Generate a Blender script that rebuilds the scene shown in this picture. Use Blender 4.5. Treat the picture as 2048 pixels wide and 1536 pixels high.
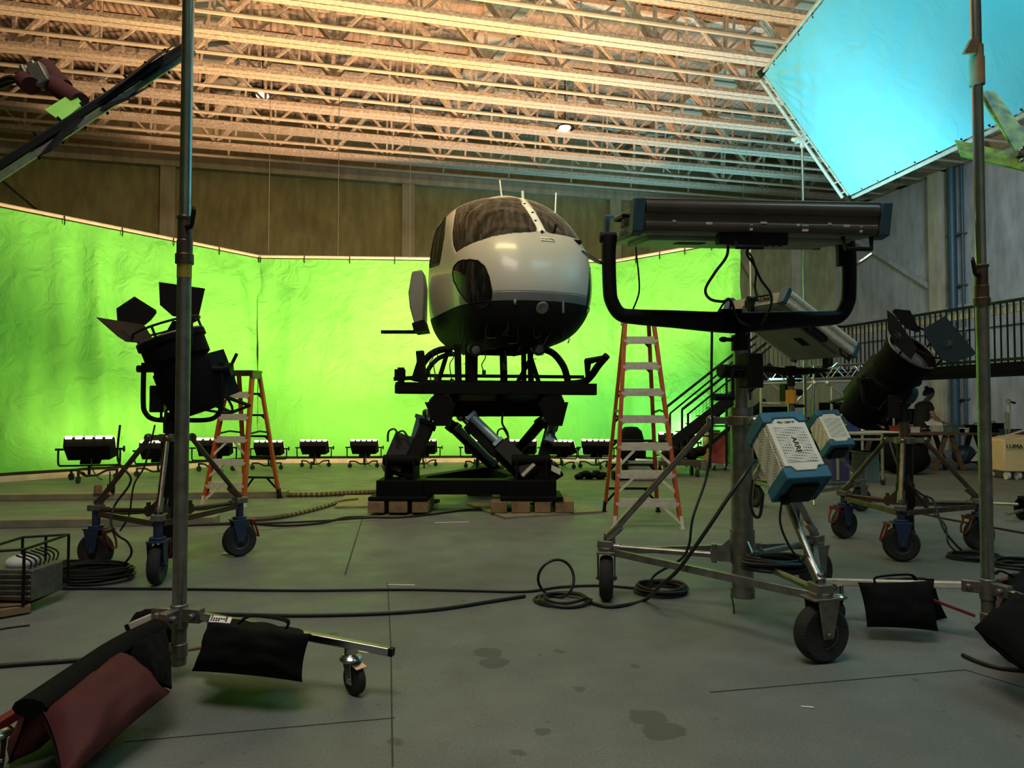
import bpy, math, random
from mathutils import Vector as V3, Matrix, noise
random.seed(7)
for o in list(bpy.data.objects): bpy.data.objects.remove(o)
SC = bpy.context.scene; COL = SC.collection
pi = math.pi; sin = math.sin; cos = math.cos
# ---------------------------------------------------------------- camera, exposure, world
FPX, CX, HZ, CAMZ = 1450.0, 1024.0, 815.0, 1.33
PITCH = math.atan((HZ - 768.0) / FPX)
cam = bpy.data.cameras.new('camera'); co = bpy.data.objects.new('camera', cam); COL.objects.link(co)
cam.sensor_width = 36.0; cam.lens = FPX / 2048.0 * 36.0; cam.clip_end = 200; cam.clip_start = 0.05
co.location = (0, 0, CAMZ); co.rotation_euler = (pi/2 + PITCH, 0, 0); SC.camera = co
SC.cycles.max_bounces = 7; SC.cycles.diffuse_bounces = 4; SC.cycles.glossy_bounces = 3
SC.view_settings.view_transform = 'Standard'; SC.view_settings.look = 'None'
SC.view_settings.gamma = 1.0; SC.view_settings.exposure = 0.0; SC.view_settings.use_curve_mapping = False
wd = bpy.data.worlds.new('world'); SC.world = wd; wd.use_nodes = True
wd.node_tree.nodes['Background'].inputs[0].default_value = (.5, .55, .6, 1)
wd.node_tree.nodes['Background'].inputs[1].default_value = 0.02

def area(name, loc, target, size, power, col, sy=None, spread=180, parent=None):
    l = bpy.data.lights.new(name, 'AREA'); l.shape = 'RECTANGLE'; l.size = size; l.size_y = sy or size
    l.energy = power; l.color = col; l.spread = math.radians(spread)
    o = bpy.data.objects.new(name, l); COL.objects.link(o); o.location = loc
    o.rotation_euler = (V3(target) - V3(loc)).to_track_quat('-Z', 'Y').to_euler()
    return o
def spot(name, loc, target, power, col, angle=60, blend=.6, r=.15):
    l = bpy.data.lights.new(name, 'SPOT'); l.energy = power; l.color = col; l.spot_size = math.radians(angle)
    l.spot_blend = blend; l.shadow_soft_size = r
    o = bpy.data.objects.new(name, l); COL.objects.link(o); o.location = loc
    o.rotation_euler = (V3(target) - V3(loc)).to_track_quat('-Z', 'Y').to_euler()
    return o
TUNG = (1.0, .56, .24); DAYL = (.72, 1.0, .82); CYAN = (.06, .78, 1.0)
# ---- unseen fill lights and uplights added to brighten the stage (the flood and panel lamps sit in their own builders further down)
area('added_fill', (-1.0, 1.0, 10.3), (1.5, 5.5, 0), 5.0, 560, (1.0, .90, .78), 4.0)
area('added_fill', (-1.0, 7.0, 8.5), (0, 22, 6.0), 3.0, 360, (1.0, .82, .38), 1.5)
area('added_fill', (8.0, 6.0, 8.6), (15, 20, 7.2), 3.0, 150, (.60, .84, 1.0), 1.5, 75)
spot('added_warm_uplight', (.33, 12.7, .35), (.7, 15.4, 6.3), 3600, (1.0, .58, .32), 112, .5, .2)  # unseen spots added behind the motion base to warm the roof
spot('added_warm_uplight', (-2.02, 12.7, .35), (-3.8, 15.2, 6.3), 4200, (1.0, .58, .32), 112, .5, .2)
area('added_fill', (6.5, 2.5, 10.3), (4.2, 7.0, 0), 4.0, 170, (.40, .90, 1.0), 3.0)
spot('added_cool_uplight', (7.0, 20.0, .5), (5.2, 17.0, 8.8), 2600, (.35, .85, 1.0), 115, .5, .2)  # unseen spot added behind the platform to cool the roof
FLOODS = [  # px x, floor y, unit yaw, kind, size
    (178, 962, 16, 'warm', 1.25), (316, 951, 14, 'warm', 1.05), (428, 944, 12, 'warm', 1.08), (537, 938, 4, 'warm', .95), (628, 935, 0, 'warm', .95),
    (728, 934, 0, 'warm', .95), (846, 934, 0, 'warm', .95), (955, 934, 0, 'warm', .95), (1046, 935, -2, 'warm', .95), (1122, 936, -30, 'mid', .95),
    (1192, 937, -14, 'day', .98), (1352, 935, -10, 'day', 1.2)]
# ---------------------------------------------------------------- pixel rays to world points
_c, _s = cos(PITCH), sin(PITCH)
def ray(x, y):
    cx = (x - CX) / FPX; cv = (768.0 - y) / FPX
    return V3((cx, _c - _s*cv, _s + _c*cv))
def P(x, y, Y):
    d = ray(x, y); return V3((0, 0, CAMZ)) + d * (Y / d.y)
def Fz(x, y, z=0.0):
    d = ray(x, y); return V3((0, 0, CAMZ)) + d * ((z - CAMZ) / d.z)
TH = math.atan(.253)
UX, VX = V3((cos(TH), sin(TH), 0)), V3((-sin(TH), cos(TH), 0))
def uv(a, b, z=0.0): return UX*a + VX*b + V3((0, 0, z))

# ---------------------------------------------------------------- materials
def mat(name, col, rough=.6, metal=0.0, var=.12, vscale=6.0, bump=0.0, bscale=40.0, coat=0.0, emit=None, estr=0.0, trans=0.0, spec=.5, alpha=1.0):
    m = bpy.data.materials.new(name); m.use_nodes = True; nt = m.node_tree; N = nt.nodes; L = nt.links
    b = N['Principled BSDF']; b.inputs['Roughness'].default_value = rough; b.inputs['Metallic'].default_value = metal
    b.inputs['Specular IOR Level'].default_value = spec
    c = tuple(col) + (1,)
    b.inputs['Base Color'].default_value = c
    if var > 0:
        tc = N.new('ShaderNodeTexCoord'); n = N.new('ShaderNodeTexNoise'); n.inputs['Scale'].default_value = vscale; n.inputs['Detail'].default_value = 6
        r = N.new('ShaderNodeMapRange'); r.inputs[1].default_value = .3; r.inputs[2].default_value = .7
        r.inputs[3].default_value = 1 - var; r.inputs[4].default_value = 1 + var
        mx = N.new('ShaderNodeVectorMath'); mx.operation = 'SCALE'; mx.inputs[0].default_value = col
        L.new(tc.outputs['Object'], n.inputs['Vector']); L.new(n.outputs['Fac'], r.inputs[0]); L.new(r.outputs[0], mx.inputs['Scale'])
        L.new(mx.outputs[0], b.inputs['Base Color'])
    if bump > 0:
        tc2 = N.new('ShaderNodeTexCoord'); n2 = N.new('ShaderNodeTexNoise'); n2.inputs['Scale'].default_value = bscale; n2.inputs['Detail'].default_value = 4
        bp = N.new('ShaderNodeBump'); bp.inputs['Strength'].default_value = bump; bp.inputs['Distance'].default_value = .02
        L.new(tc2.outputs['Object'], n2.inputs['Vector']); L.new(n2.outputs['Fac'], bp.inputs['Height']); L.new(bp.outputs[0], b.inputs['Normal'])
    if coat: b.inputs['Coat Weight'].default_value = coat; b.inputs['Coat Roughness'].default_value = .12
    if emit: b.inputs['Emission Color'].default_value = tuple(emit) + (1,); b.inputs['Emission Strength'].default_value = estr
    if trans: b.inputs['Transmission Weight'].default_value = trans
    if alpha < 1: b.inputs['Alpha'].default_value = alpha
    return m
def nd(m): return m.node_tree.nodes, m.node_tree.links, m.node_tree.nodes['Principled BSDF']

MT = {}
MT['black'] = mat('black_paint', (.006, .006, .006), .5, spec=.2)
MT['blackmatte'] = mat('black_matte', (.005, .0045, .0045), .7, spec=.1)
MT['blacksteel'] = mat('black_steel', (.012, .011, .010), .45, .2, spec=.25)
MT['rubber'] = mat('rubber_tyre', (.022, .021, .020), .8, bump=.3, bscale=60)
MT['cable'] = mat('cable_rubber', (.010, .011, .010), .5)
MT['chrome'] = mat('bright_steel', (.55, .54, .50), .22, 1.0, vscale=12)
MT['steel'] = mat('worn_steel', (.34, .33, .30), .38, 1.0, var=.25, vscale=14)
MT['castmetal'] = mat('cast_metal', (.24, .22, .19), .5, .8, var=.25, vscale=18)
MT['brown_steel'] = mat('brown_worn_steel', (.17, .12, .09), .35, .85, var=.3, vscale=10)
MT['navy'] = mat('navy_paint', (.02, .035, .09), .45)
MT['steelblue'] = mat('blue_grey_paint', (.035, .085, .12), .45)
MT['arriblue'] = mat('blue_plastic', (.025, .13, .22), .5)
MT['silver'] = mat('silver_paint', (.80, .73, .62), .45)
MT['alu'] = mat('aluminium', (.72, .65, .54), .45, .15, var=.15, vscale=20)
MT['orange'] = mat('orange_fibreglass', (.46, .075, .018), .45, var=.2)
MT['red'] = mat('red_paint', (.17, .015, .011), .5)
MT['redbag'] = mat('red_cordura', (.075, .009, .009), .75, var=.2, bump=.2, bscale=150)
MT['blackbag'] = mat('black_cordura', (.007, .007, .007), .85, bump=.3, bscale=200, spec=.12)
MT['wood'] = mat('raw_wood', (.25, .15, .075), .7, var=.3, vscale=9)
MT['ply'] = mat('plywood', (.25, .22, .15), .65, var=.2, vscale=5)
MT['white'] = mat('white_paint', (.75, .75, .72), .5)
MT['heliwhite'] = mat('white_gloss_paint', (.50, .455, .41), .34, coat=.35, var=.05, vscale=3)
MT['heligrey'] = mat('grey_band_paint', (.16, .16, .16), .4)
MT['dark'] = mat('dark_interior', (.012, .011, .010), .7, spec=.15)
MT['glasslens'] = mat('lens_glass', (.14, .14, .14), .08, 0, var=0, spec=.8)
MT['brass'] = mat('brass_yellow', (.5, .38, .06), .4, .6)
MT['yellowtag'] = mat('amber_label', (.75, .33, .03), .6)
MT['darkwood'] = mat('dark_wood', (.14, .085, .045), .7, var=.3, vscale=9)
MT['paper'] = mat('white_paper', (.85, .87, .9), .7)
MT['skin'] = mat('skin', (.42, .24, .16), .55)
MT['hair'] = mat('dark_hair', (.03, .02, .016), .6)
MT['cloth_black'] = mat('black_tshirt', (.014, .014, .016), .85)
MT['flag'] = mat('barn_door_black', (.009, .008, .007), .55, spec=.25)

def glow(name, col, s):
    m = bpy.data.materials.new(name); m.use_nodes = True; b = m.node_tree.nodes['Principled BSDF']
    b.inputs['Base Color'].default_value = (.8, .8, .8, 1); b.inputs['Emission Color'].default_value = tuple(col) + (1,); b.inputs['Emission Strength'].default_value = s
    return m
MT['lampglow'] = glow('lamp_glow', (1, .86, .55), 3.0)
MT['lampday'] = glow('lamp_glow_daylight', (.9, 1, .9), 3.0)
MT['cyanled'] = glow('cyan_led_panel', (.1, .85, 1.0), 2.5)
MT['led'] = glow('white_led', (.85, .9, 1), 6.0)
MT['bluled'] = glow('blue_led', (.35, .3, 1), 6.0)

# ---------------------------------------------------------------- mesh builder
WM = {}
def basis(d, up=V3((0, 0, 1))):
    z = V3(d).normalized(); x = up.cross(z)
    if x.length < 1e-4: x = V3((1, 0, 0)).cross(z)
    if x.length < 1e-4: x = V3((0, 1, 0))
    x.normalize(); y = z.cross(x)
    return Matrix((x, y, z)).transposed()
def Rz(a): return Matrix.Rotation(a, 3, 'Z')
def Rx(a): return Matrix.Rotation(a, 3, 'X')
def Ry(a): return Matrix.Rotation(a, 3, 'Y')
def smooth(pts, n=6, closed=False):
    p = [V3(q) for q in pts]; out = []; k = len(p)
    rng = range(k if closed else k-1)
    for i in rng:
        if closed: a, b, c, d = p[(i-1) % k], p[i], p[(i+1) % k], p[(i+2) % k]
        else: a, b, c, d = p[max(i-1, 0)], p[i], p[i+1], p[min(i+2, k-1)]
        for j in range(n):
            t = j/n; t2 = t*t; t3 = t2*t
            out.append(.5*((2*b) + (c-a)*t + (2*a-5*b+4*c-d)*t2 + (3*b-a-3*c+d)*t3))
    if not closed: out.append(p[-1])
    return out
class B:
    def __init__(s): s.v = []; s.f = []; s.m = []; s.k = 0
    def add(s, vs, fs):
        o = len(s.v); s.v += [V3(q) for q in vs]; s.f += [tuple(i+o for i in f) for f in fs]; s.m += [s.k]*len(fs); return s
    def box(s, c, d, R=None):
        c = V3(c); h = V3(d)*.5; q = []
        for x in (-1, 1):
            for y in (-1, 1):
                for z in (-1, 1):
                    p = V3((x*h.x, y*h.y, z*h.z)); q.append(c + (R @ p if R else p))
        return s.add(q, [(0, 1, 3, 2), (4, 6, 7, 5), (0, 4, 5, 1), (2, 3, 7, 6), (0, 2, 6, 4), (1, 5, 7, 3)])
    def beam(s, a, b, w, h, up=V3((0, 0, 1))):
        a = V3(a); b = V3(b); d = b-a; R = basis(d, up)
        return s.box((a+b)*.5, (w, h, d.length), R)
    def cyl(s, a, b, r, r2=None, n=16):
        a = V3(a); b = V3(b); R = basis(b-a); r2 = r if r2 is None else r2
        q = [a + R @ V3((cos(2*pi*i/n)*r, sin(2*pi*i/n)*r, 0)) for i in range(n)] + [b + R @ V3((cos(2*pi*i/n)*r2, sin(2*pi*i/n)*r2, 0)) for i in range(n)]
        return s.add(q, [(i, (i+1) % n, n+(i+1) % n, n+i) for i in range(n)] + [tuple(range(n-1, -1, -1)), tuple(range(n, 2*n))])
    def lathe(s, prof, o=(0, 0, 0), ax=(0, 0, 1), n=24, R=None):
        o = V3(o); R = R or basis(V3(ax)); q = []; k = len(prof)
        for r, h in prof:
            q += [o + R @ V3((cos(2*pi*i/n)*r, sin(2*pi*i/n)*r, h)) for i in range(n)]
        f = [(j*n+i, j*n+(i+1) % n, (j+1)*n+(i+1) % n, (j+1)*n+i) for j in range(k-1) for i in range(n)]
        if prof[0][0] > 1e-5: f.append(tuple(range(n-1, -1, -1)))
        if prof[-1][0] > 1e-5: f.append(tuple(range((k-1)*n, k*n)))
        return s.add(q, f)
    def ring(s, c, ax, R0, r, n=32, m=10, sq=1.0):
        R = basis(V3(ax)); c = V3(c)
        return s.tube([c + R @ V3((cos(2*pi*i/n)*R0, sin(2*pi*i/n)*R0*sq, 0)) for i in range(n)], r, m, True)
    def tube(s, pts, r, n=8, closed=False, flat=None):
        p = [V3(q) for q in pts]; k = len(p); q = []; prev = None
        for i in range(k):
            if closed: t = p[(i+1) % k] - p[i-1]
            else: t = p[min(i+1, k-1)] - p[max(i-1, 0)]
            if t.length < 1e-9: t = V3((0, 0, 1))
            t.normalize()
            if prev is None: R = basis(t); x = R.col[0].copy()
            else:
                x = prev - t*prev.dot(t)
                if x.length < 1e-5: x = basis(t).col[0].copy()
                x.normalize()
            prev = x; y = t.cross(x); ri = r[i] if isinstance(r, (list, tuple)) else r
            fy = flat if flat else 1.0
            q += [p[i] + x*(cos(2*pi*j/n)*ri) + y*(sin(2*pi*j/n)*ri*fy) for j in range(n)]
        f = []
        for i in range(k if closed else k-1):
            a = i*n; b = ((i+1) % k)*n
            f += [(a+j, a+(j+1) % n, b+(j+1) % n, b+j) for j in range(n)]
        if not closed: f += [tuple(range(n-1, -1, -1)), tuple(range((k-1)*n, k*n))]
        return s.add(q, f)
    def ell(s, c, rad, R=None, n=16, m=10):
        c = V3(c); q = []
        for j in range(m+1):
            a = pi*j/m
            for i in range(n):
                b = 2*pi*i/n; p = V3((rad[0]*sin(a)*cos(b), rad[1]*sin(a)*sin(b), -rad[2]*cos(a))); q.append(c + (R @ p if R else p))
        return s.add(q, [(j*n+i, j*n+(i+1) % n, (j+1)*n+(i+1) % n, (j+1)*n+i) for j in range(m) for i in range(n)])
    def plate(s, poly, t):
        p = [V3(q) for q in poly]; k = len(p)
        nr = V3((0, 0, 0))
        for i in range(k): nr += (p[i]-p[0]).cross(p[(i+1) % k]-p[0])
        nr.normalize(); h = nr*(t*.5)
        return s.add([q+h for q in p] + [q-h for q in p], [tuple(range(k)), tuple(range(2*k-1, k-1, -1))] + [(i, k+i, k+(i+1) % k, (i+1) % k) for i in range(k)])
    def grid(s, fn, nu, nv):
        o = [fn(i/nu, j/nv) for j in range(nv+1) for i in range(nu+1)]
        return s.add(o, [(j*(nu+1)+i, j*(nu+1)+i+1, (j+1)*(nu+1)+i+1, (j+1)*(nu+1)+i) for j in range(nv) for i in range(nu)])
    def obj(s, name, m, parent=None, world=True, bevel=0.0, ang=38, label=None, sub=0, solid=0.0):
        me = bpy.data.meshes.new(name)
        M = WM.get(parent.name) if parent else None
        vs = s.v
        if M is not None and world:
            I = M.inverted(); vs = [I @ q for q in s.v]
        me.from_pydata([tuple(q) for q in vs], [], s.f)
        ms = m if isinstance(m, (list, tuple)) else [m]
        for q in ms: me.materials.append(MT[q] if isinstance(q, str) else q)
        for pl, k in zip(me.polygons, s.m): pl.material_index = min(k, len(ms)-1)
        me.validate(); me.update()
        me.shade_smooth(); me.set_sharp_from_angle(angle=math.radians(ang))
        o = bpy.data.objects.new(name, me); COL.objects.link(o)
        if parent: o.parent = parent; WM[o.name] = M
        if bevel: b = o.modifiers.new('edge', 'BEVEL'); b.width = bevel; b.segments = 2; b.limit_method = 'ANGLE'; b.angle_limit = math.radians(40)
        if solid: b = o.modifiers.new('solid', 'SOLIDIFY'); b.thickness = solid; b.offset = 0
        if sub: b = o.modifiers.new('sub', 'SUBSURF'); b.levels = sub; b.render_levels = sub
        if label: o['label'] = label
        return o
def thing(name, label, cat, loc=(0, 0, 0), rz=0.0, group=None):
    o = bpy.data.objects.new(name, None); COL.objects.link(o); o.location = loc; o.rotation_euler = (0, 0, rz)
    o.empty_display_size = .1
    o['label'] = label; o['category'] = cat
    if group: o['group'] = group
    WM[o.name] = Matrix.Translation(V3(loc)) @ Matrix.Rotation(rz, 4, 'Z')
    return o
def tag(o, label, cat, group=None, kind=None):
    o['label'] = label; o['category'] = cat
    if group: o['group'] = group
    if kind: o['kind'] = kind
    return o
def struct(o): o['kind'] = 'structure'; return o
def tree(o, parent=None):
    c = o.copy(); COL.objects.link(c); c.parent = parent
    for ch in list(o.children): tree(ch, c)
    return c
def dup(root, loc, rz, label, group=None):
    c = tree(root); c.location = loc; c.rotation_euler = (0, 0, rz); c['label'] = label
    if group: c['group'] = group
    WM[c.name] = Matrix.Translation(V3(loc)) @ Matrix.Rotation(rz, 4, 'Z')
    return c
def lettering(txt, size, o, xdir, ydir, parent, m='black', depth=.002, name='lettering', align='CENTER'):
    cu = bpy.data.curves.new('t', 'FONT'); cu.body = txt; cu.size = size; cu.extrude = depth; cu.align_x = align; cu.align_y = 'CENTER'
    ob = bpy.data.objects.new('t', cu); COL.objects.link(ob)
    dg = bpy.context.evaluated_depsgraph_get(); me = bpy.data.meshes.new_from_object(ob.evaluated_get(dg))
    bpy.data.objects.remove(ob); bpy.data.curves.remove(cu)
    x = V3(xdir).normalized(); y = V3(ydir); y = (y - x*y.dot(x)).normalized(); z = x.cross(y)
    W = Matrix.Translation(V3(o)) @ Matrix((x, y, z)).transposed().to_4x4()
    M = WM.get(parent.name) if parent else Matrix()
    me.transform(M.inverted() @ W); me.materials.clear(); me.materials.append(MT[m]); me.name = name
    r = bpy.data.objects.new(name, me); COL.objects.link(r)
    if parent: r.parent = parent; WM[r.name] = M
    return r
# ================================================================ THE SETTING
ZB, ZD = 8.83, 10.7
UL, UR, VN, VF = -17.0, 19.0, -7.0, 24.0
def wallmat(name, col, block=False):
    m = mat(name, col, .85, var=.16, vscale=.9, bump=.35, bscale=9, spec=.2)
    N, L, b = nd(m)
    tc = N.new('ShaderNodeTexCoord'); n = N.new('ShaderNodeTexNoise'); n.inputs['Scale'].default_value = 5; n.inputs['Detail'].default_value = 10
    mp = N.new('ShaderNodeMapping'); mp.inputs['Scale'].default_value = (1, 1, .25)
    L.new(tc.outputs['Object'], mp.inputs[0]); L.new(mp.outputs[0], n.inputs['Vector'])
    r = N.new('ShaderNodeMapRange'); r.inputs[1].default_value = .35; r.inputs[2].default_value = .7; r.inputs[3].default_value = .8; r.inputs[4].default_value = 1.1
    L.new(n.outputs['Fac'], r.inputs[0])
    old = b.inputs['Base Color'].links[0].from_socket
    sc = N.new('ShaderNodeVectorMath'); sc.operation = 'SCALE'; L.new(old, sc.inputs[0]); L.new(r.outputs[0], sc.inputs['Scale'])
    L.new(sc.outputs[0], b.inputs['Base Color'])
    return m
MT['wall'] = wallmat('painted_wall', (.40, .37, .20))
MT['rwall'] = wallmat('concrete_wall', (.43, .44, .46))
MT['pilaster'] = wallmat('pilaster_paint', (.52, .48, .36))
MT['truss'] = mat('sprayed_truss', (.62, .53, .42), .85, var=.28, vscale=13, bump=1.0, bscale=18, spec=.2)
MT['deckstrip'] = mat('pale_ceiling_panel', (.50, .44, .34), .85, var=.1, vscale=3, bump=.4, bscale=15, spec=.2)
def deckmat():
    m = mat('roof_deck', (.46, .32, .22), .9, var=.25, vscale=3, spec=.15); N, L, b = nd(m)
    tc = N.new('ShaderNodeTexCoord'); mp = N.new('ShaderNodeMapping'); mp.inputs['Rotation'].default_value = (0, 0, -TH)
    w = N.new('ShaderNodeTexWave'); w.inputs['Scale'].default_value = 1.9; w.inputs['Distortion'].default_value = 1.2; w.inputs['Detail'].default_value = 3; w.bands_direction = 'X'
    n = N.new('ShaderNodeTexNoise'); n.inputs['Scale'].default_value = 7; n.inputs['Detail'].default_value = 8
    ad = N.new('ShaderNodeMath'); ad.operation = 'ADD'
    bp = N.new('ShaderNodeBump'); bp.inputs['Strength'].default_value = .5; bp.inputs['Distance'].default_value = .1
    L.new(tc.outputs['Object'], mp.inputs[0]); L.new(mp.outputs[0], w.inputs['Vector']); L.new(mp.outputs[0], n.inputs['Vector'])
    L.new(w.outputs['Fac'], ad.inputs[0]); L.new(n.outputs['Fac'], ad.inputs[1]); L.new(ad.outputs[0], bp.inputs['Height']); L.new(bp.outputs[0], b.inputs['Normal'])
    return m
MT['deck'] = deckmat()
def floormat():
    m = bpy.data.materials.new('concrete_floor'); m.use_nodes = True; N, L, b = nd(m)
    b.inputs['Specular IOR Level'].default_value = .35
    tc = N.new('ShaderNodeTexCoord'); O = tc.outputs['Object']
    def noi(sc, det, lo, hi, a, c):
        n = N.new('ShaderNodeTexNoise'); n.inputs['Scale'].default_value = sc; n.inputs['Detail'].default_value = det; L.new(O, n.inputs['Vector'])
        r = N.new('ShaderNodeMapRange'); r.inputs[1].default_value = lo; r.inputs[2].default_value = hi; r.inputs[3].default_value = a; r.inputs[4].default_value = c
        L.new(n.outputs['Fac'], r.inputs[0]); return r.outputs[0]
    def mul(a, c):
        q = N.new('ShaderNodeMath'); q.operation = 'MULTIPLY'; L.new(a, q.inputs[0]); L.new(c, q.inputs[1]); return q.outputs[0]
    f = mul(noi(.55, 5, .3, .7, .82, 1.14), noi(3.2, 8, .3, .7, .88, 1.1))
    f = mul(f, noi(75, 4, .3, .7, .84, 1.12))
    f = mul(f, noi(11, 4, .26, .33, .55, 1.0))
    nz = N.new('ShaderNodeTexNoise'); nz.inputs['Scale'].default_value = 9; nz.inputs['Detail'].default_value = 4; L.new(O, nz.inputs['Vector'])
    stain = None
    for (px, py, r0) in ((977, 1306, .085), (985, 1326, .08), (1300, 1436, .075), (1325, 1462, .09), (1273, 1425, .028), (1120, 1304, .030), (1035, 1505, .030), (1270, 1333, .024), (1085, 1464, .028), (790, 1484, .035), (1160, 1378, .026)):
        p = Fz(px, py)
        d = N.new('ShaderNodeVectorMath'); d.operation = 'DISTANCE'; L.new(O, d.inputs[0]); d.inputs[1].default_value = p
        sc = N.new('ShaderNodeMath'); sc.operation = 'MULTIPLY_ADD'; L.new(nz.outputs['Fac'], sc.inputs[0]); sc.inputs[1].default_value = -.10; L.new(d.outputs['Value'], sc.inputs[2])
        r = N.new('ShaderNodeMapRange'); r.inputs[1].default_value = r0-.052; r.inputs[2].default_value = r0-.044; r.inputs[3].default_value = .62; r.inputs[4].default_value = 1.0
        L.new(sc.outputs[0], r.inputs[0])
        stain = r.outputs[0] if stain is None else mn(N, L, stain, r.outputs[0])
    f = mul(f, stain)
    v = N.new('ShaderNodeVectorMath'); v.operation = 'SCALE'; v.inputs[0].default_value = (.185, .195, .178); L.new(f, v.inputs['Scale'])
    L.new(v.outputs[0], b.inputs['Base Color'])
    L.new(noi(2.5, 6, .3, .7, .48, .72), b.inputs['Roughness'])
    n3 = N.new('ShaderNodeTexNoise'); n3.inputs['Scale'].default_value = 30; n3.inputs['Detail'].default_value = 6; L.new(O, n3.inputs['Vector'])
    bp = N.new('ShaderNodeBump'); bp.inputs['Strength'].default_value = .12; bp.inputs['Distance'].default_value = .01
    L.new(n3.outputs['Fac'], bp.inputs['Height']); L.new(bp.outputs[0], b.inputs['Normal'])
    return m
def mn(N, L, a, c):
    q = N.new('ShaderNodeMath'); q.operation = 'MINIMUM'; L.new(a, q.inputs[0]); L.new(c, q.inputs[1]); return q.outputs[0]
MT['floor'] = floormat()
def slab(name, cs, t, m):
    return struct(B().plate(cs, t).obj(name, m))
slab('floor', [uv(UL, VN, -.05), uv(UR, VN, -.05), uv(UR, VF, -.05), uv(UL, VF, -.05)], .1, 'floor')
slab('ceiling', [uv(UL, VN, ZD+.1), uv(UR, VN, ZD+.1), uv(UR, VF, ZD+.1), uv(UL, VF, ZD+.1)], .2, 'deck')
slab('wall_far', [uv(UL, VF+.1, 0), uv(UR, VF+.1, 0), uv(UR, VF+.1, ZD), uv(UL, VF+.1, ZD)], .2, 'wall')
slab('wall_near', [uv(UL, VN-.1, 0), uv(UR, VN-.1, 0), uv(UR, VN-.1, ZD), uv(UL, VN-.1, ZD)], .2, 'rwall')
slab('wall_left', [uv(UL-.1, VN, 0), uv(UL-.1, VF, 0), uv(UL-.1, VF, ZD), uv(UL-.1, VN, ZD)], .2, 'wall')
slab('wall_right', [uv(UR+.1, VN, 0), uv(UR+.1, VF, 0), uv(UR+.1, VF, ZD), uv(UR+.1, VN, ZD)], .2, 'rwall')
RU = Rz(TH)
k = 1
def trim(bb, m, bevel=0):
    global k
    o = struct(bb.obj('trim_%d' % k, m, bevel=bevel)); k += 1; return o
for u in (-12.1, -4.8, 2.5, 9.8, 17.1): trim(B().box(uv(u, VF-.12, ZB/2), (.42, .24, ZB), RU), 'pilaster')
trim(B().box(uv((UL+UR)/2, VF-.15, ZB+.02), (UR-UL, .3, .34), RU), 'pilaster')            # wall-head beam
for v in (19.0, 12.4, 5.8): trim(B().box(uv(UR-.14, v, ZB/2+.3), (.28, .46, ZB+.6), RU), 'pilaster')
for z, h in ((4.45, .10), (3.75, .08)): trim(B().box(uv(UR-.06, 10, z), (.12, 27, h), RU), 'rwall')
trim(B().box(uv(UR-.12, 8, ZB+.2), (.24, 30, .4), RU), 'pilaster')
# diagonal braces on the walls
trim(B().beam(uv(UR-.09, 19.0, 5.0), uv(UR-.09, 23.7, 8.2), .12, .16), 'rwall')
trim(B().beam(uv(17.1, VF-.12, 3.2), uv(14.0, VF-.12, 8.2), .1, .16), 'wall')
trim(B().beam(uv(-4.8, VF-.12, 4.2), uv(-9.6, VF-.12, 8.4), .1, .2), 'wall')
# pale ceiling panels running away from the camera
for u in (-16.4, -9.65, -2.85, 3.95, 10.75, 17.5): trim(B().box(uv(u, 8.5, ZD-.11), (.95, 31, .22), RU), 'deckstrip')
# roof trusses
ORD = ['nearest', 'second', 'third', 'fourth', 'fifth', 'sixth', 'seventh', 'eighth', 'ninth', 'tenth']
def truss(v, i):
    t = thing('roof_truss', 'pale sprayed steel roof truss, %s from the far wall' % ['the one closest', 'second', 'third', 'fourth', 'fifth', 'sixth', 'seventh', 'eighth', 'ninth', 'tenth'][i],
              'roof truss', uv(1, v, ZB), 0, 'parallel steel roof trusses')
    b = B()
    for dv in (-.10, .10):
        b.box(uv((UL+UR)/2, v+dv, ZB+.05), (UR-UL, .17, .10), RU)
    b.box(uv((UL+UR)/2, v, ZB+.12), (UR-UL, .04, .12), RU)
    b.obj('bottom_chord', 'truss', t)
    B().box(uv((UL+UR)/2, v, ZD-.10), (UR-UL, .22, .12), RU).obj('top_chord', 'truss', t)
    w = B(); x = -16.2
    while x < UR-1:
        n0 = uv(x, v, ZB+.1)
        for dv in (-.06, .06):
            w.beam(n0 + VX*dv, uv(x-1.35, v+dv, ZD-.12), .07, .10, VX)
            w.beam(n0 + VX*dv, uv(x+1.35, v+dv, ZD-.12), .07, .10, VX)
        w.beam(n0, uv(x, v, ZD-.12), .08, .08)
        w.beam(uv(x+1.62, v, ZB+.1), uv(x+1.62, v, ZD-.12), .05, .05)
        w.beam(uv(x+.75, v, ZB+.95), uv(x+1.62, v, ZB+.1), .05, .06, VX)
        w.beam(uv(x+2.5, v, ZB+.95), uv(x+1.62, v, ZB+.1), .05, .06, VX)
        w.plate([uv(x-.22, v, ZB+.12), uv(x+.22, v, ZB+.12), uv(x+.10, v, ZB+.34), uv(x-.10, v, ZB+.34)], .02)
        x += 3.25
    w.obj('web', 'truss', t)
    return t
TV = [22.16 - 1.69*i for i in range(9)]
for i, v in enumerate(TV): truss(v, i)
MT['pipe'] = mat('painted_pipe', (.62, .54, .42), .6, var=.1)
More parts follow.
